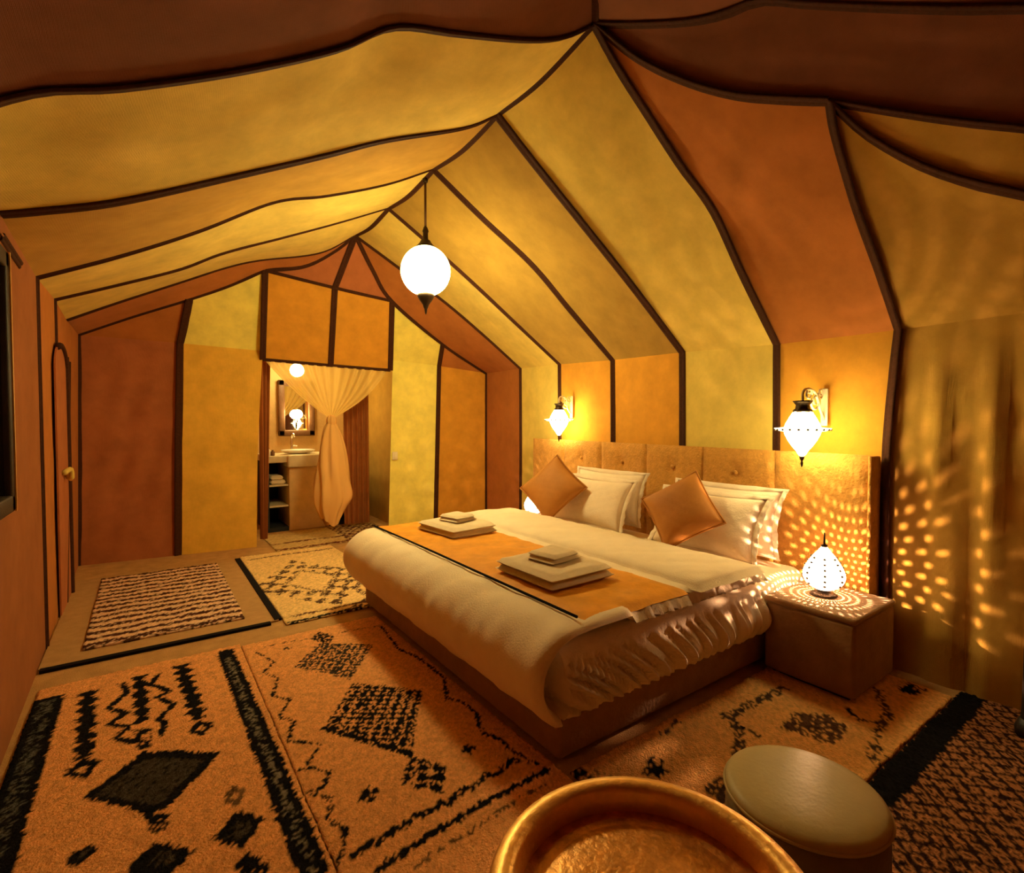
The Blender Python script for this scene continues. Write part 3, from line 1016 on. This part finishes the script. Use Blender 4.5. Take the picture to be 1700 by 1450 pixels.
# pillows and cushions
def pillow(name, label, cat, sx, sy, th, m, loc_, M3, group=None, flange=0.0, pin=.10, n=26, crease=.004, seed=0, seams=True):
    """a soft square of cloth; local x and y in its plane, z its thickness"""
    root = thing(name, label, cat, loc_, 0, group)
    V = []
    for side in (1, -1):
        for j in range(n + 1):
            for i in range(n + 1):
                u, w_ = i / n * 2 - 1, j / n * 2 - 1
                k = max(0, (1 - abs(u) ** 3.0)) ** .55 * max(0, (1 - abs(w_) ** 3.0)) ** .55
                # sides drawn in between the corners
                x = sx * u * (1 - pin * (1 - w_ * w_)); y = sy * w_ * (1 - pin * (1 - u * u))
                z = side * th * k + crease * float(wob(u * 9 + seed, w_ * 9, seed)) * (k + .2)
                V.append((x, y, z))
    W = n + 1; N_ = W * W
    f = grid_faces(n, n) + [tuple(N_ + q for q in reversed(g)) for g in grid_faces(n, n)]
    ring = list(range(W)) + [j * W + n for j in range(1, n + 1)] + [n * W + i for i in range(n - 1, -1, -1)] + [j * W for j in range(n - 1, 0, -1)]
    for i in range(len(ring)):
        j = (i + 1) % len(ring)
        f.append((ring[j], ring[i], N_ + ring[i], N_ + ring[j]))
    T = np.array(M3)
    v = np.array(V) @ T.T
    body = mesh('pillow_body' if not cat == 'cushion' else 'cushion_body', v, f, m, root)
    if flange:
        ctrl, fl_f = [], []
        pts = np.array([V[i] for i in ring])
        pts[:, 2] = 0
        o_ = pts.copy()
        for q in range(len(o_)):
            s = 1 + flange / max(abs(o_[q, 0]) + .001, abs(o_[q, 1]) + .001)
            o_[q, :2] *= s
            o_[q, 2] = .005 * math.sin(q * 1.9) + .006 * math.sin(q * .7)
        a = np.vstack([pts + [0, 0, .003], o_ + [0, 0, .003], o_ - [0, 0, .003], pts - [0, 0, .003]]) @ T.T
        L = len(ring)
        for i in range(L):
            j = (i + 1) % L
            for q in range(3):
                fl_f.append((q * L + i, q * L + j, (q + 1) * L + j, (q + 1) * L + i))
        mesh('frill', a, fl_f, m, body)
    else:
        pts = np.array([V[i] for i in ring]); pts[:, 2] *= .3
        mesh('piping', *tube_vf(np.vstack([pts, pts[:1]]) @ T.T, .006, 6), m, body)
    return root


def basis(up_lean, yaw=0.0, spin=0.0):
    """columns: pillow x (along +y of the room), pillow y (upwards, leaning back to +x), normal towards -x"""
    ex = Vector((0, 1, 0)); ez = Vector((-math.cos(up_lean), 0, math.sin(up_lean))); ey = ez.cross(ex)
    if ey.z < 0: ey = -ey
    m = Matrix((ex, ey, ez)).transposed()
    m = m @ Matrix.Rotation(spin, 3, 'Z')
    return Matrix.Rotation(yaw, 3, 'Z') @ m


PIL = 'white pillows against the headboard'
pillow('pillow', 'white frilled pillow behind the nearer rust cushion, beside the nightstand lamp', 'pillow', .37, .20, .085, M['pinklinen'], (2.95, 1.98, .70), basis(.42), PIL, flange=.035, seed=1)
pillow('pillow', 'white pillow standing behind the nearer frilled pillow, against the headboard', 'pillow', .38, .20, .075, M['pinklinen'], (3.11, 1.96, .73), basis(.22), PIL, flange=.03, seed=3)
pillow('pillow', 'white frilled pillow behind the farther rust cushion', 'pillow', .37, .20, .085, M['pinklinen'], (2.96, 3.02, .70), basis(.42), PIL, flange=.035, seed=5)
pillow('pillow', 'white pillow standing behind the farther frilled pillow, against the headboard', 'pillow', .38, .20, .075, M['pinklinen'], (3.13, 3.03, .74), basis(.22), PIL, flange=.03, seed=8)
CU = 'rust square cushions on the pillows'
pillow('cushion', 'rust satin cushion stood on a corner before the nearer pillows', 'cushion', .20, .20, .085, M['cushion'], (2.77, 2.03, .785), basis(.50, .30, PI / 4 + .18), CU, pin=.07, n=22, crease=.003, seed=2)
pillow('cushion', 'rust satin cushion stood on a corner before the farther pillows', 'cushion', .215, .215, .085, M['cushion'], (2.745, 3.27, .80), basis(.50, .42, PI / 4 - .08), CU, pin=.07, n=22, crease=.003, seed=6)

# ------------------------------------------------------------------ headboard (follows the wall), nightstands
hb = thing('headboard', 'wide tan upholstered headboard with buttoned panels along the tent wall', 'headboard')
H0, H1 = onR(1462, 1000), onR(893, 800)
HY0, HY1 = 1.14, 4.50
ang = math.atan2(-(R1[0] - R0[0]), R1[1] - R0[1])
hb.location = Rpt(HY0, 0) - np.array([.022, 0, 0]); hb.rotation_euler = (0, 0, ang)
LEN = HY1 - HY0
segs = [0, .55, 1.10, 1.66, 2.22, 2.78, LEN]
box('backing', (-.07, 0, .0), (-.005, LEN, 1.15), M['headboard'], hb, .012)
for i, (a, b) in enumerate(zip(segs[:-1], segs[1:])):
    n1_, n2_ = 20, 22
    V = []
    Z0, Z1 = .03, 1.165
    for j in range(n2_ + 1):
        for k in range(n1_ + 1):
            u, w_ = k / n1_, j / n2_
            e = min(u * (b - a), (1 - u) * (b - a), w_ * (Z1 - Z0), (1 - w_) * (Z1 - Z0))
            puff = .018 * math.sqrt(max(0, 1 - (1 - min(1, e / .03)) ** 2))
            y, z = a + (b - a) * u, Z0 + (Z1 - Z0) * w_
            dim = 0
            if i not in (0, 5):
                for by in ((a + b) / 2,):
                    for bz in (.82, 1.0):
                        dim += .028 * math.exp(-((y - by) ** 2 + (z - bz) ** 2) / .0022)
            V.append((-.075 - puff + dim + .003 * float(wob(y * 14, z * 14, i)), y, z))
    mesh('upholstered_panel', V, grid_faces(n1_, n2_), M['headboard'], hb)
    if i not in (0, 5):
        for bz in (.82, 1.0):
            lathe('tuft_button', [(.001, -.008), (.012, -.007), (.017, 0), (.012, .007), (.001, .009)], M['headboard'], hb, 12).matrix_local = Matrix.Translation((-.088, (a + b) / 2, bz)) @ Matrix.Rotation(-PI / 2, 4, 'Y')
box('end_cap', (-.108, -.018, .0), (-.004, 0.002, 1.16), M['headboard'], hb, .008)


def nightstand(label, x0, x1, y0, y1, h):
    t = thing('nightstand', label, 'nightstand', ((x0 + x1) / 2, (y0 + y1) / 2, .012), 0, 'suede nightstands beside the bed')
    a, b = (x1 - x0) / 2, (y1 - y0) / 2
    box('body', (-a, -b, .015), (a, b, h - .03), M['velvet'], t, .02, 3)
    box('top', (-a - .004, -b - .004, h - .032), (a, b + .004, h), M['velvet'], t, .014, 3)
    box('plinth', (-a + .03, -b + .03, 0), (a - .03, b - .03, .02), M['darkwood'], t)
    return t
nightstand('square suede nightstand at the near side of the bed, carrying the beaded lamp', 2.70, 3.19, 1.01, 1.445, .405)
nightstand('square suede nightstand at the far side of the bed, mostly hidden', 2.85, 3.40, 3.78, 4.22, .405)

# ------------------------------------------------------------------ lamps
def pierced_lamp(label, loc_, rz, power):
    t = thing('bedside_lamp', label, 'lamp', loc_, rz, 'glowing drop shaped lamps on the nightstands')
    lathe('foot', [(.001, 0), (.062, 0), (.066, .006), (.055, .014), (.030, .020), (.028, .030), (.045, .036), (.001, .036)], M['iron'], t, 28)
    prof = smooth_line([(.040, .034), (.082, .062), (.099, .100), (.095, .135), (.076, .175), (.052, .212), (.030, .240), (.014, .262)], 66)
    n = 132
    V = [(r_ * math.cos(2 * PI * i / n), r_ * math.sin(2 * PI * i / n), z) for r_, z in prof for i in range(n)]
    f = []
    for j in range(66):
        for i in range(n):
            hole = (j % 3 == 1) and ((i + (j // 3 % 2) * 1) % 3 == 0) and 2 < j < 64
            if hole: continue
            i2 = (i + 1) % n
            f.append((j * n + i, j * n + i2, (j + 1) * n + i2, (j + 1) * n + i))
    shade = mesh('pierced_shade', V, f, M['pierced'], t)
    lathe('finial', [(.001, 0), (.014, 0), (.016, .010), (.006, .016), (.005, .045), (.003, .075), (.001, .080)], M['iron'], t, 14, off=(0, 0, .260))
    # beads in vertical rows on the glass
    vf = []
    for q in range(7):
        a = 2 * PI * q / 7 + .5
        for k in range(6):
            r_, z = prof[14 + k * 7]
            c = np.array([(r_ + .002) * math.cos(a), (r_ + .002) * math.sin(a), z])
            v_, f_ = lathe_vf([(.001, -.006), (.005, -.004), (.0075, 0), (.005, .004), (.001, .006)], 8)
            vf.append(([tuple(np.array(p) + c) for p in v_], f_))
    o = mesh('beads', *merge(*vf), M['hole'], shade); o['kind'] = 'stuff'
    bl = bpy.data.lights.new('bulb_light', 'POINT')
    bl.energy = power; bl.color = (1.0, .56, .30); bl.shadow_soft_size = .003
    lo = bpy.data.objects.new('bulb_light', bl); lo.location = (0, 0, .115)
    link(lo, t)
    return t
pierced_lamp('drop shaped beaded lamp glowing on the near nightstand', (2.955, 1.26, .417), .4, 72.0)
pierced_lamp('drop shaped beaded lamp behind the far cushion on the far nightstand', (3.10, 3.97, .417), 1.1, 30.0)

# pendant globe
PX = 1.842
k_ = (708 - 850) / F
PY = PX * (.814116 - .580703 * k_) / (.580703 + .814116 * k_)
PZ = ony(706, 450, PY)[2]
PR = .195
pend = thing('pendant_lamp', 'white mosaic globe lamp hanging from the tent ridge', 'lamp', (PX, PY, PZ))
g_ = [(PR * math.sin(a), -PR * math.cos(a)) for a in np.linspace(.22, PI - .22, 26)]
lathe('globe', g_, M['globe'], pend, 40)
lathe('cap', [(.001, .165), (.075, .168), (.078, .185), (.060, .205), (.045, .222), (.040, .236), (.022, .244), (.020, .30), (.026, .31), (.022, .325), (.014, .345), (.001, .350)], M['iron'], pend, 28)
lathe('finial', [(.001, -.345), (.007, -.335), (.012, -.30), (.020, -.285), (.024, -.268), (.050, -.232), (.066, -.205), (.070, -.186), (.050, -.170), (.001, -.168)], M['iron'], pend, 28)
zt = 3.27 - PZ
tube('cord', [(0, 0, .34), (0, 0, zt)], .010, M['cord'], pend, 8)
lathe('ceiling_hook', [(.001, -.03), (.018, -.028), (.024, 0), (.001, .004)], M['iron'], pend, 14, off=(0, 0, zt))


def scroll(c, r, a0, a1, n=26, shrink=.75):
    out = []
    for i in range(n + 1):
        t = i / n
        a = a0 + (a1 - a0) * t
        q = r * (1 - shrink * t)
        out.append((c[0] + q * math.cos(a), c[1], c[2] + q * math.sin(a)))
    return out


def sconce(label, p, reach, wx, rz=0.0):
    """p: lamp centre; the arm reaches from the wall towards -x"""
    t = thing('wall_sconce', label, 'lamp', p, rz, 'glass wall lanterns over the headboard')
    lathe('glass', [(.010, -.150), (.020, -.140), (.030, -.120), (.050, -.095), (.072, -.060), (.088, -.025), (.094, .0), (.084, .035), (.066, .070), (.050, .098), (.042, .105)], M['sglass'], t, 40, flute=.025, k=12)
    brim = lathe('bead_rim', [(.088, -.010), (.118, -.006), (.142, .004), (.144, .010), (.118, .012), (.086, .016)], M['rim'], t, 48)
    vf = []
    for q in range(20):
        a = 2 * PI * q / 20
        v_, f_ = lathe_vf([(.001, -.007), (.006, -.004), (.008, 0), (.006, .004), (.001, .007)], 8)
        c = np.array([.140 * math.cos(a), .140 * math.sin(a), .002])
        vf.append(([tuple(np.array(x) + c) for x in v_], f_))
    o = mesh('rim_beads', *merge(*vf), M['hole'], brim); o['kind'] = 'stuff'
    lathe('lantern_cap', [(.001, .100), (.046, .100), (.048, .112), (.036, .122), (.034, .142), (.046, .158), (.050, .166), (.030, .160), (.012, .165), (.001, .170)], M['iron'], t, 24, flute=.05, k=6)
    lathe('finial', [(.001, -.215), (.005, -.205), (.008, -.190), (.004, -.178), (.012, -.165), (.014, -.152), (.001, -.146)], M['iron'], t, 14)
    br = reach
    box('wall_plate', (br - .012, -.020, .02), (br, .020, .245), M['whitemetal'], t, .005)
    arm = tube('arm', smooth_line([(br - .01, 0, .06), (br - .06, 0, .12), (br * .55, 0, .215), (br * .2, 0, .235), (0, 0, .215), (0, 0, .165)], 30), .008, M['whitemetal'], t, 8)
    tube('scroll', scroll((br * .55, 0, .165), .055, PI * .9, PI * 3.6), .006, M['whitemetal'], arm, 6)
    tube('scroll', scroll((br * .26, 0, .205), .04, 0, PI * 2.8), .006, M['whitemetal'], arm, 6)
    tube('scroll', scroll((br * .78, 0, .215), .035, PI, PI * 3.9), .006, M['whitemetal'], arm, 6)
    return t
sy = 1.43
sx_ = (lambda k, y: y * (.580703 + .814116 * k) / (.814116 - .580703 * k))((1332 - 850) / F, sy)
sconce('glass wall lantern with bead rim above the near nightstand', (sx_, sy, ony(1332, 714, sy)[2]), Rpt(sy, 1)[0] - .018 - sx_, 0)
sy = 3.90
sx_ = (lambda k, y: y * (.580703 + .814116 * k) / (.814116 - .580703 * k))((928 - 850) / F, sy)
sconce('glass wall lantern with bead rim above the far nightstand', (sx_, sy, ony(928, 698, sy)[2]), Rpt(sy, 1)[0] - .018 - sx_, 0)

# ------------------------------------------------------------------ tray table and stool in front
tt = thing('tray_table', 'round hammered brass tray table in the foreground', 'table', (.745, .600, .016))
TZ, TR = .475, .305
rim = [(TR - .054, TZ - .046), (TR - .050, TZ - .008), (TR - .044, TZ + .002), (TR - .026, TZ + .007), (TR - .008, TZ + .003), (TR, TZ - .008), (TR - .003, TZ - .022), (TR - .02, TZ - .034), (TR - .052, TZ - .056)]
v, f = [], []
n = 96
for r_, z in rim:
    for i in range(n):
        a = 2 * PI * i / n
        v.append((r_ * math.cos(a), r_ * math.sin(a), z))
m_ = len(rim)
for j in range(m_):
    j2 = (j + 1) % m_
    for i in range(n):
        i2 = (i + 1) % n
        f.append((j * n + i, j * n + i2, j2 * n + i2, j2 * n + i))
mesh('rim', v, f, M['brass'], tt)
lathe('tray', [(.001, TZ - .058), (TR - .052, TZ - .058), (TR - .045, TZ - .052), (TR - .052, TZ - .048), (TR - .070, TZ - .050), (TR - .082, TZ - .043), (TR - .092, TZ - .047), (TR - .10, TZ - .045), (TR - .16, TZ - .043), (.001, TZ - .044)], M['brassworn'], tt, 72)
for k in range(3):
    a = 2 * PI * k / 3 + .3
    tube('leg', [(.17 * math.cos(a), .17 * math.sin(a), TZ - .06), (.02 * math.cos(a + .8), .02 * math.sin(a + .8), .23), (.18 * math.cos(a + 2.2), .18 * math.sin(a + 2.2), .01)], .014, M['wood'], tt, 8)

st = thing('pouf', 'low round pouf with cream top and dark olive side beside the tray table', 'stool', (1.515, .690, .018))
PRr, PH = .205, .285
lathe('side', [(.001, .014), (PRr - .012, .014), (PRr - .002, .03), (PRr + .002, .12), (PRr, .22), (PRr - .004, PH - .022), (.001, PH - .022)], M['leatherside'], st, 56)
v, f = lathe_vf([(.001, PH - .024), (PRr - .002, PH - .024), (PRr + .004, PH - .016), (PRr, PH - .006), (PRr - .014, PH + .002), (PRr - .05, PH + .008), (PRr - .11, PH + .011), (.001, PH + .013)], 72)
v2 = []
for p in v:
    r_ = math.hypot(p[0], p[1]); a = math.atan2(p[1], p[0])
    gather = .0025 * math.sin(a * 34) * math.exp(-abs(r_ - (PRr - .03)) / .03) * max(0.0, math.cos(a - 2.0))
    v2.append((p[0], p[1], p[2] + gather))
mesh('cushion_top', v2, f, M['leather'], st)
ring = [(PRr + .003) * np.array([math.cos(a), math.sin(a), 0]) + np.array([0, 0, PH - .02]) for a in np.linspace(0, 2 * PI, 60)]
mesh('piping', *tube_vf(ring, .005, 6), M['leather'], st)

for k in range(3):
    a = 2 * PI * k / 3
    lathe('foot', [(.001, 0), (.022, 0), (.022, .016), (.001, .016)], M['darkwood'], st, 12, off=(.13 * math.cos(a), .13 * math.sin(a), 0))

# dark post at the right edge
pt = thing('garment_stand', 'dark upright wooden post at the far right edge on the lattice rug', 'stand', (3.03, .47, .018))
lathe('post', [(.001, .0), (.034, .0), (.036, .02), (.030, .10), (.026, .5), (.026, .86), (.032, .89), (.030, .93), (.001, .945)], M['darkwood'], pt, 20)
lathe('foot', [(.001, 0), (.048, 0), (.050, .03), (.036, .07), (.001, .08)], M['darkwood'], pt, 20)

# ------------------------------------------------------------------ left wall: mirror, arched opening
wm = thing('wall_mirror', 'dark framed mirror on the left wall above the long zigzag rug', 'mirror')
ya, yb = 2.2, onpl(23, 600, L0 + np.array([.05, 0, 0]), nL)[1]
za, zb = 1.02, 2.0
xw = Lpt(3, 1)[0]
box('glass', (xw + .012, ya, za), (xw + .022, yb - .04, zb), M['glassdark'], wm)
for a, b in (((xw + .006, ya - .05, zb - .03), (xw + .045, yb, zb + .04)), ((xw + .006, ya - .05, za - .04), (xw + .045, yb, za + .03)),
             ((xw + .006, yb - .06, za - .04), (xw + .045, yb, zb + .04)), ((xw + .006, ya - .05, za - .04), (xw + .045, ya + .03, zb + .04))):
    box('frame_rail', a, b, M['darkwood'], wm, .008)
box('gilt_edge', (xw + .044, yb - .012, za - .04), (xw + .050, yb, zb + .04), M['brass'], wm)

door = structure('door_1')
dy0, dy1 = onL(88, 700)[1], onL(104, 700)[1]
xd = Lpt((dy0 + dy1) / 2, 1)[0] + .014
arch = []
for t in np.linspace(0, 1, 17):
    a = PI * (1 - t)
    arch.append(((dy0 + dy1) / 2 + (dy1 - dy0) / 2 * math.cos(a), 1.72 + .18 * math.sin(a)))
out = [(dy0, 0.0)] + arch + [(dy1, 0.0)]
vv = [(xd, y, z) for y, z in out] + [(xd + .01, y, z) for y, z in out]
nn_ = len(out)
mesh('door_flap', vv, [tuple(range(nn_))[::-1], tuple(range(nn_, 2 * nn_))] + [(i, (i + 1) % nn_, nn_ + (i + 1) % nn_, nn_ + i) for i in range(nn_)], M['rust'], door, smooth=False)
tube('door_edging', smooth_line([(xd + .010, y, z) for y, z in out[6:]], 40), .020, M['band'], door, 8)
tube('door_tie', smooth_line([(xd + .02, dy0 + .18, .98), (xd + .05, dy0 + .26, 1.0), (xd + .05, dy0 + .30, .93), (xd + .02, dy0 + .33, .96)], 14), .018, M['cream'], door, 8)

# ------------------------------------------------------------------ doorway: knotted sheer, side drapes, switch
DYP = float(onB(545, 700)[1])
cu = thing('sheer_curtain', 'sheer gold curtain knotted in the middle of the bathroom doorway', 'curtain', (0, 0, 0))
def cD(px, py, dy=0.0): return onpl(px, py, BL + np.array([0, dy, 0]), nB)
kn = cD(549, 694)
tops = smooth_line([cD(441, 600), cD(549, 609), cD(643, 617)], 90)
V = []
for j in range(27):
    t = j / 26
    for i in range(91):
        u = i / 90
        s_ = 2 * u - 1
        bot = kn + np.array([s_ * .034, .02 * math.cos(s_ * 2), 0])
        bow = .06 * s_ * math.sin(PI * t) * (1 if s_ > 0 else .35)
        p = tops[i] * (1 - t) + bot * t
        p = p + np.array([bow, 0, -.10 * t * (1 - t) * abs(s_)])
        p[1] += .022 * math.sin(u * 78 + .8 * math.sin(u * 17)) * (1 - t) ** .7 - .03 * t
        V.append(p)
mesh('curtain_swag', V, grid_faces(90, 26), M['sheer'], cu)
M['tail'] = mat('gathered gold curtain', (.80, .47, .16), rough=.9, bump=.2, bscale=200, spec=.05)
kv, kf = lathe_vf(smooth_line([(.004, -.07), (.034, -.055), (.052, -.01), (.046, .03), (.030, .055), (.004, .065)], 16), 28, .14, 7)
mesh('knot', [(p[0] + kn[0], p[1] * .8 + kn[1] - .03, p[2] + kn[2] - .03) for p in kv], kf, M['tail'], cu)
V = []
cents = [(549, 700, 5), (549, 714, 12), (551, 745, 19), (552, 790, 24), (553, 825, 27), (549, 845, 21), (548, 866, 13)]
cp = smooth_line([list(cD(a, b)) + [c / F * 7.0 * .85] for a, b, c in cents], 30)
for j in range(31):
    for i in range(41):
        a = 2 * PI * i / 40
        rr = cp[j, 3] * (1 + .16 * math.sin(7 * a + 1.2 * math.sin(j * .2)) + .07 * math.sin(13 * a))
        V.append((cp[j, 0] + rr * math.cos(a), cp[j, 1] - .03 + rr * .55 * math.sin(a), cp[j, 2] + min(1, max(0, (j - 16) / 12)) * .05 * math.sin(a * 2 + 1)))
mesh('tail', V, grid_faces(40, 30), M['tail'], cu)


def drape(name, label, p0, p1, ztop, zbot, folds, m, pinch=None):
    t = thing(name, label, 'curtain')
    V = []
    p0, p1 = np.array(p0), np.array(p1)
    dn = np.array([-(p1 - p0)[1], (p1 - p0)[0]]); dn /= np.linalg.norm(dn)
    for j in range(25):
        s = j / 24
        for i in range(61):
            u = i / 60
            if pinch: uu = pinch(u, s)
            else: uu = u
            q = p0 + (p1 - p0) * uu + dn * .03 * math.sin(u * folds * 2 * PI) * (.6 + .4 * s)
            V.append((q[0], q[1], ztop + (zbot - ztop) * s))
    mesh('cloth', V, grid_faces(60, 24), M[m], t)
    tube('rail', [(p0[0], p0[1], ztop + .005), (p1[0], p1[1], ztop + .005)], .012, M['wood'], t, 8)
    return t
q0, q1 = cD(431, 700, .13), cD(450, 700, .2)
drape('door_drape', 'terracotta drape at the left side of the bathroom doorway', q0[:2], q1[:2], 2.06, .05, 3, 'drape', pinch=lambda u, s: u * (1 - .55 * s))
q0, q1 = cD(570, 700, .55), cD(612, 700, .55)
drape('door_drape', 'terracotta drape at the right side of the bathroom, beside the vanity', q0[:2], q1[:2], 2.1, .05, 5, 'drape')

sw = thing('light_switch', 'small cream light switch on the yellow wall beside the doorway', 'switch', onB(655, 757) - np.array([0, .012, 0]))
box('plate', (-.035, -.008, -.05), (.035, .004, .05), M['plastic'], sw, .006)
box('rocker', (-.016, -.014, -.028), (.016, -.006, .028), M['plastic'], sw, .003)

# ------------------------------------------------------------------ bathroom furniture
VY = 6.76
def vx(px, y=VY): return ony(px, 800, y)[0]
def vz(px, py, y=VY): return ony(px, py, y)[2]
va = thing('vanity', 'ochre plaster washstand with shaded open shelves in the bathroom', 'vanity', (0, 0, 0))
x0, x1, x2, x3 = vx(447), vx(479), vx(535), vx(584)
zc0, zc1 = .815, .94
box('counter', (x0 - .03, VY - .02, zc0 + .03), (x3 + .02, BY - .01, zc1 - .01), M['stone'], va, .01)
box('basin_apron', (x1 - .02, VY - .09, zc0 - .03), (x2 + .06, VY + .2, zc1), M['stone'], va, .02)
box('centre_body', (x1, VY - .03, 0.0), (x2 + .03, BY - .03, zc0), M['plaster'], va, .012)
for a, b in ((x0, x1), (x2 + .03, x3)):
    box('shelf_back', (a, BY - .06, .05), (b, BY - .03, zc0 + .03), M['shelfshade'], va)
    box('shelf_bottom', (a, VY, 0.0), (b, BY - .03, .05), M['shelfshade'], va)
    for z in (.30, .555):
        box('shelf', (a, VY + .01, z), (b, BY - .06, z + .02), M['stone'], va)
box('side_panel', (x0 - .02, VY, 0), (x0, BY - .03, zc0 + .03), M['shelfshade'], va)
box('side_panel', (x3, VY, 0), (x3 + .02, BY - .03, zc0 + .03), M['shelfshade'], va)
bx = vx(502)
lathe('basin', [(.001, zc1), (.10, zc1), (.16, zc1 + .01), (.20, zc1 + .035), (.205, zc1 + .05), (.19, zc1 + .048), (.15, zc1 + .03), (.08, zc1 + .018), (.001, zc1 + .016)], M['ceramic'], va, 36, off=(bx, VY + .20, 0))
fa = thing('faucet', 'tall chrome faucet behind the washbasin', 'faucet', (bx - .02, VY + .46, zc1 - .01))
tube('spout', smooth_line([(0, 0, .0), (0, 0, .18), (0, -.02, .235), (0, -.09, .255), (0, -.14, .225)], 20), .014, M['chrome'], fa, 10)
lathe('base', [(.001, 0), (.030, 0), (.028, .015), (.018, .02), (.001, .02)], M['chrome'], fa, 16)
box('handle', (.012, -.012, .09), (.07, .012, .105), M['chrome'], fa, .004)
for q, (px, hh, lab) in enumerate(((445, .10, 'small cream toiletry bottle at the left end of the washstand'), (452, .07, 'short amber soap bottle beside the cream toiletry bottle'))):
    b_ = thing('toiletry_bottle', lab, 'bottle', (vx(px) + .02, VY + .06, zc1 - .01), 0, 'bottles on the washstand')
    lathe('bottle', [(.001, 0), (.022, 0), (.024, .01), (.024, hh * .7), (.010, hh * .82), (.010, hh * .9), (.001, hh * .9)], M['ceramic'] if q == 0 else M['wood'], b_, 16)
    lathe('cap', [(.001, hh * .9), (.012, hh * .9), (.012, hh), (.001, hh)], M['iron'], b_, 12)
for q, lab in enumerate(('folded white towel, lower of two on the washstand shelf', 'folded white towel, upper of two on the washstand shelf')):
    tw = slab('shelf_towel', x0 + .02, x1 - .02 - q * .03, VY + .04, VY + .34, .577 + q * .055, .05, M['towel'], 14, 16, .004, q, None, .025)
    tag(tw, lab, 'towel', 'towels on the washstand shelf')

mi = thing('bath_mirror', 'dark wood framed mirror over the washbasin', 'mirror')
MY = BY - .05
ml, mr_, mt_, mb_ = ony(462, 690, MY)[0], ony(522, 690, MY)[0], ony(490, 632, MY)[2], ony(490, 724, MY)[2]
box('glass', (ml + .07, MY, mb_ + .07), (mr_ - .07, MY + .008, mt_ - .07), M['mirror'], mi)
for a, b in (((ml, MY - .03, mt_ - .08), (mr_, MY + .03, mt_)), ((ml, MY - .03, mb_), (mr_, MY + .03, mb_ + .08)), ((ml, MY - .03, mb_), (ml + .08, MY + .03, mt_)), ((mr_ - .08, MY - .03, mb_), (mr_, MY + .03, mt_))):
    box('frame_rail', a, b, M['wood'], mi, .012)
lq = ony(493, 615, 6.95)
bl_ = thing('bath_lamp', 'lit globe lamp hanging above the mirror in the bathroom', 'lamp', lq)
lathe('globe', [(.085 * math.sin(a), -.085 * math.cos(a)) for a in np.linspace(.1, PI - .25, 18)], M['bathglobe'], bl_, 28)
lathe('cap', [(.001, .080), (.030, .080), (.026, .105), (.008, .12), (.001, .12)], M['iron'], bl_, 16)
tube('cord', [(0, 0, .115), (0, 0, 2.30 - lq[2])], .006, M['cord'], bl_, 6)
lq = ony(494, 688, BY - .13)
b2_ = thing('reflection_globe', 'small lit globe added before the bathroom mirror as a lamp reflection', 'lamp', lq)  # added globe, stands in for the lamp's reflection in the mirror
lathe('globe', [(.062 * math.sin(a), -.062 * math.cos(a)) for a in np.linspace(.1, PI - .1, 16)], M['bathglobe'], b2_, 24)
tube('bracket', [(0, .0, -.055), (0, .02, -.10), (0, .06, -.12), (0, .07, -.20)], .008, M['iron'], b2_, 8)
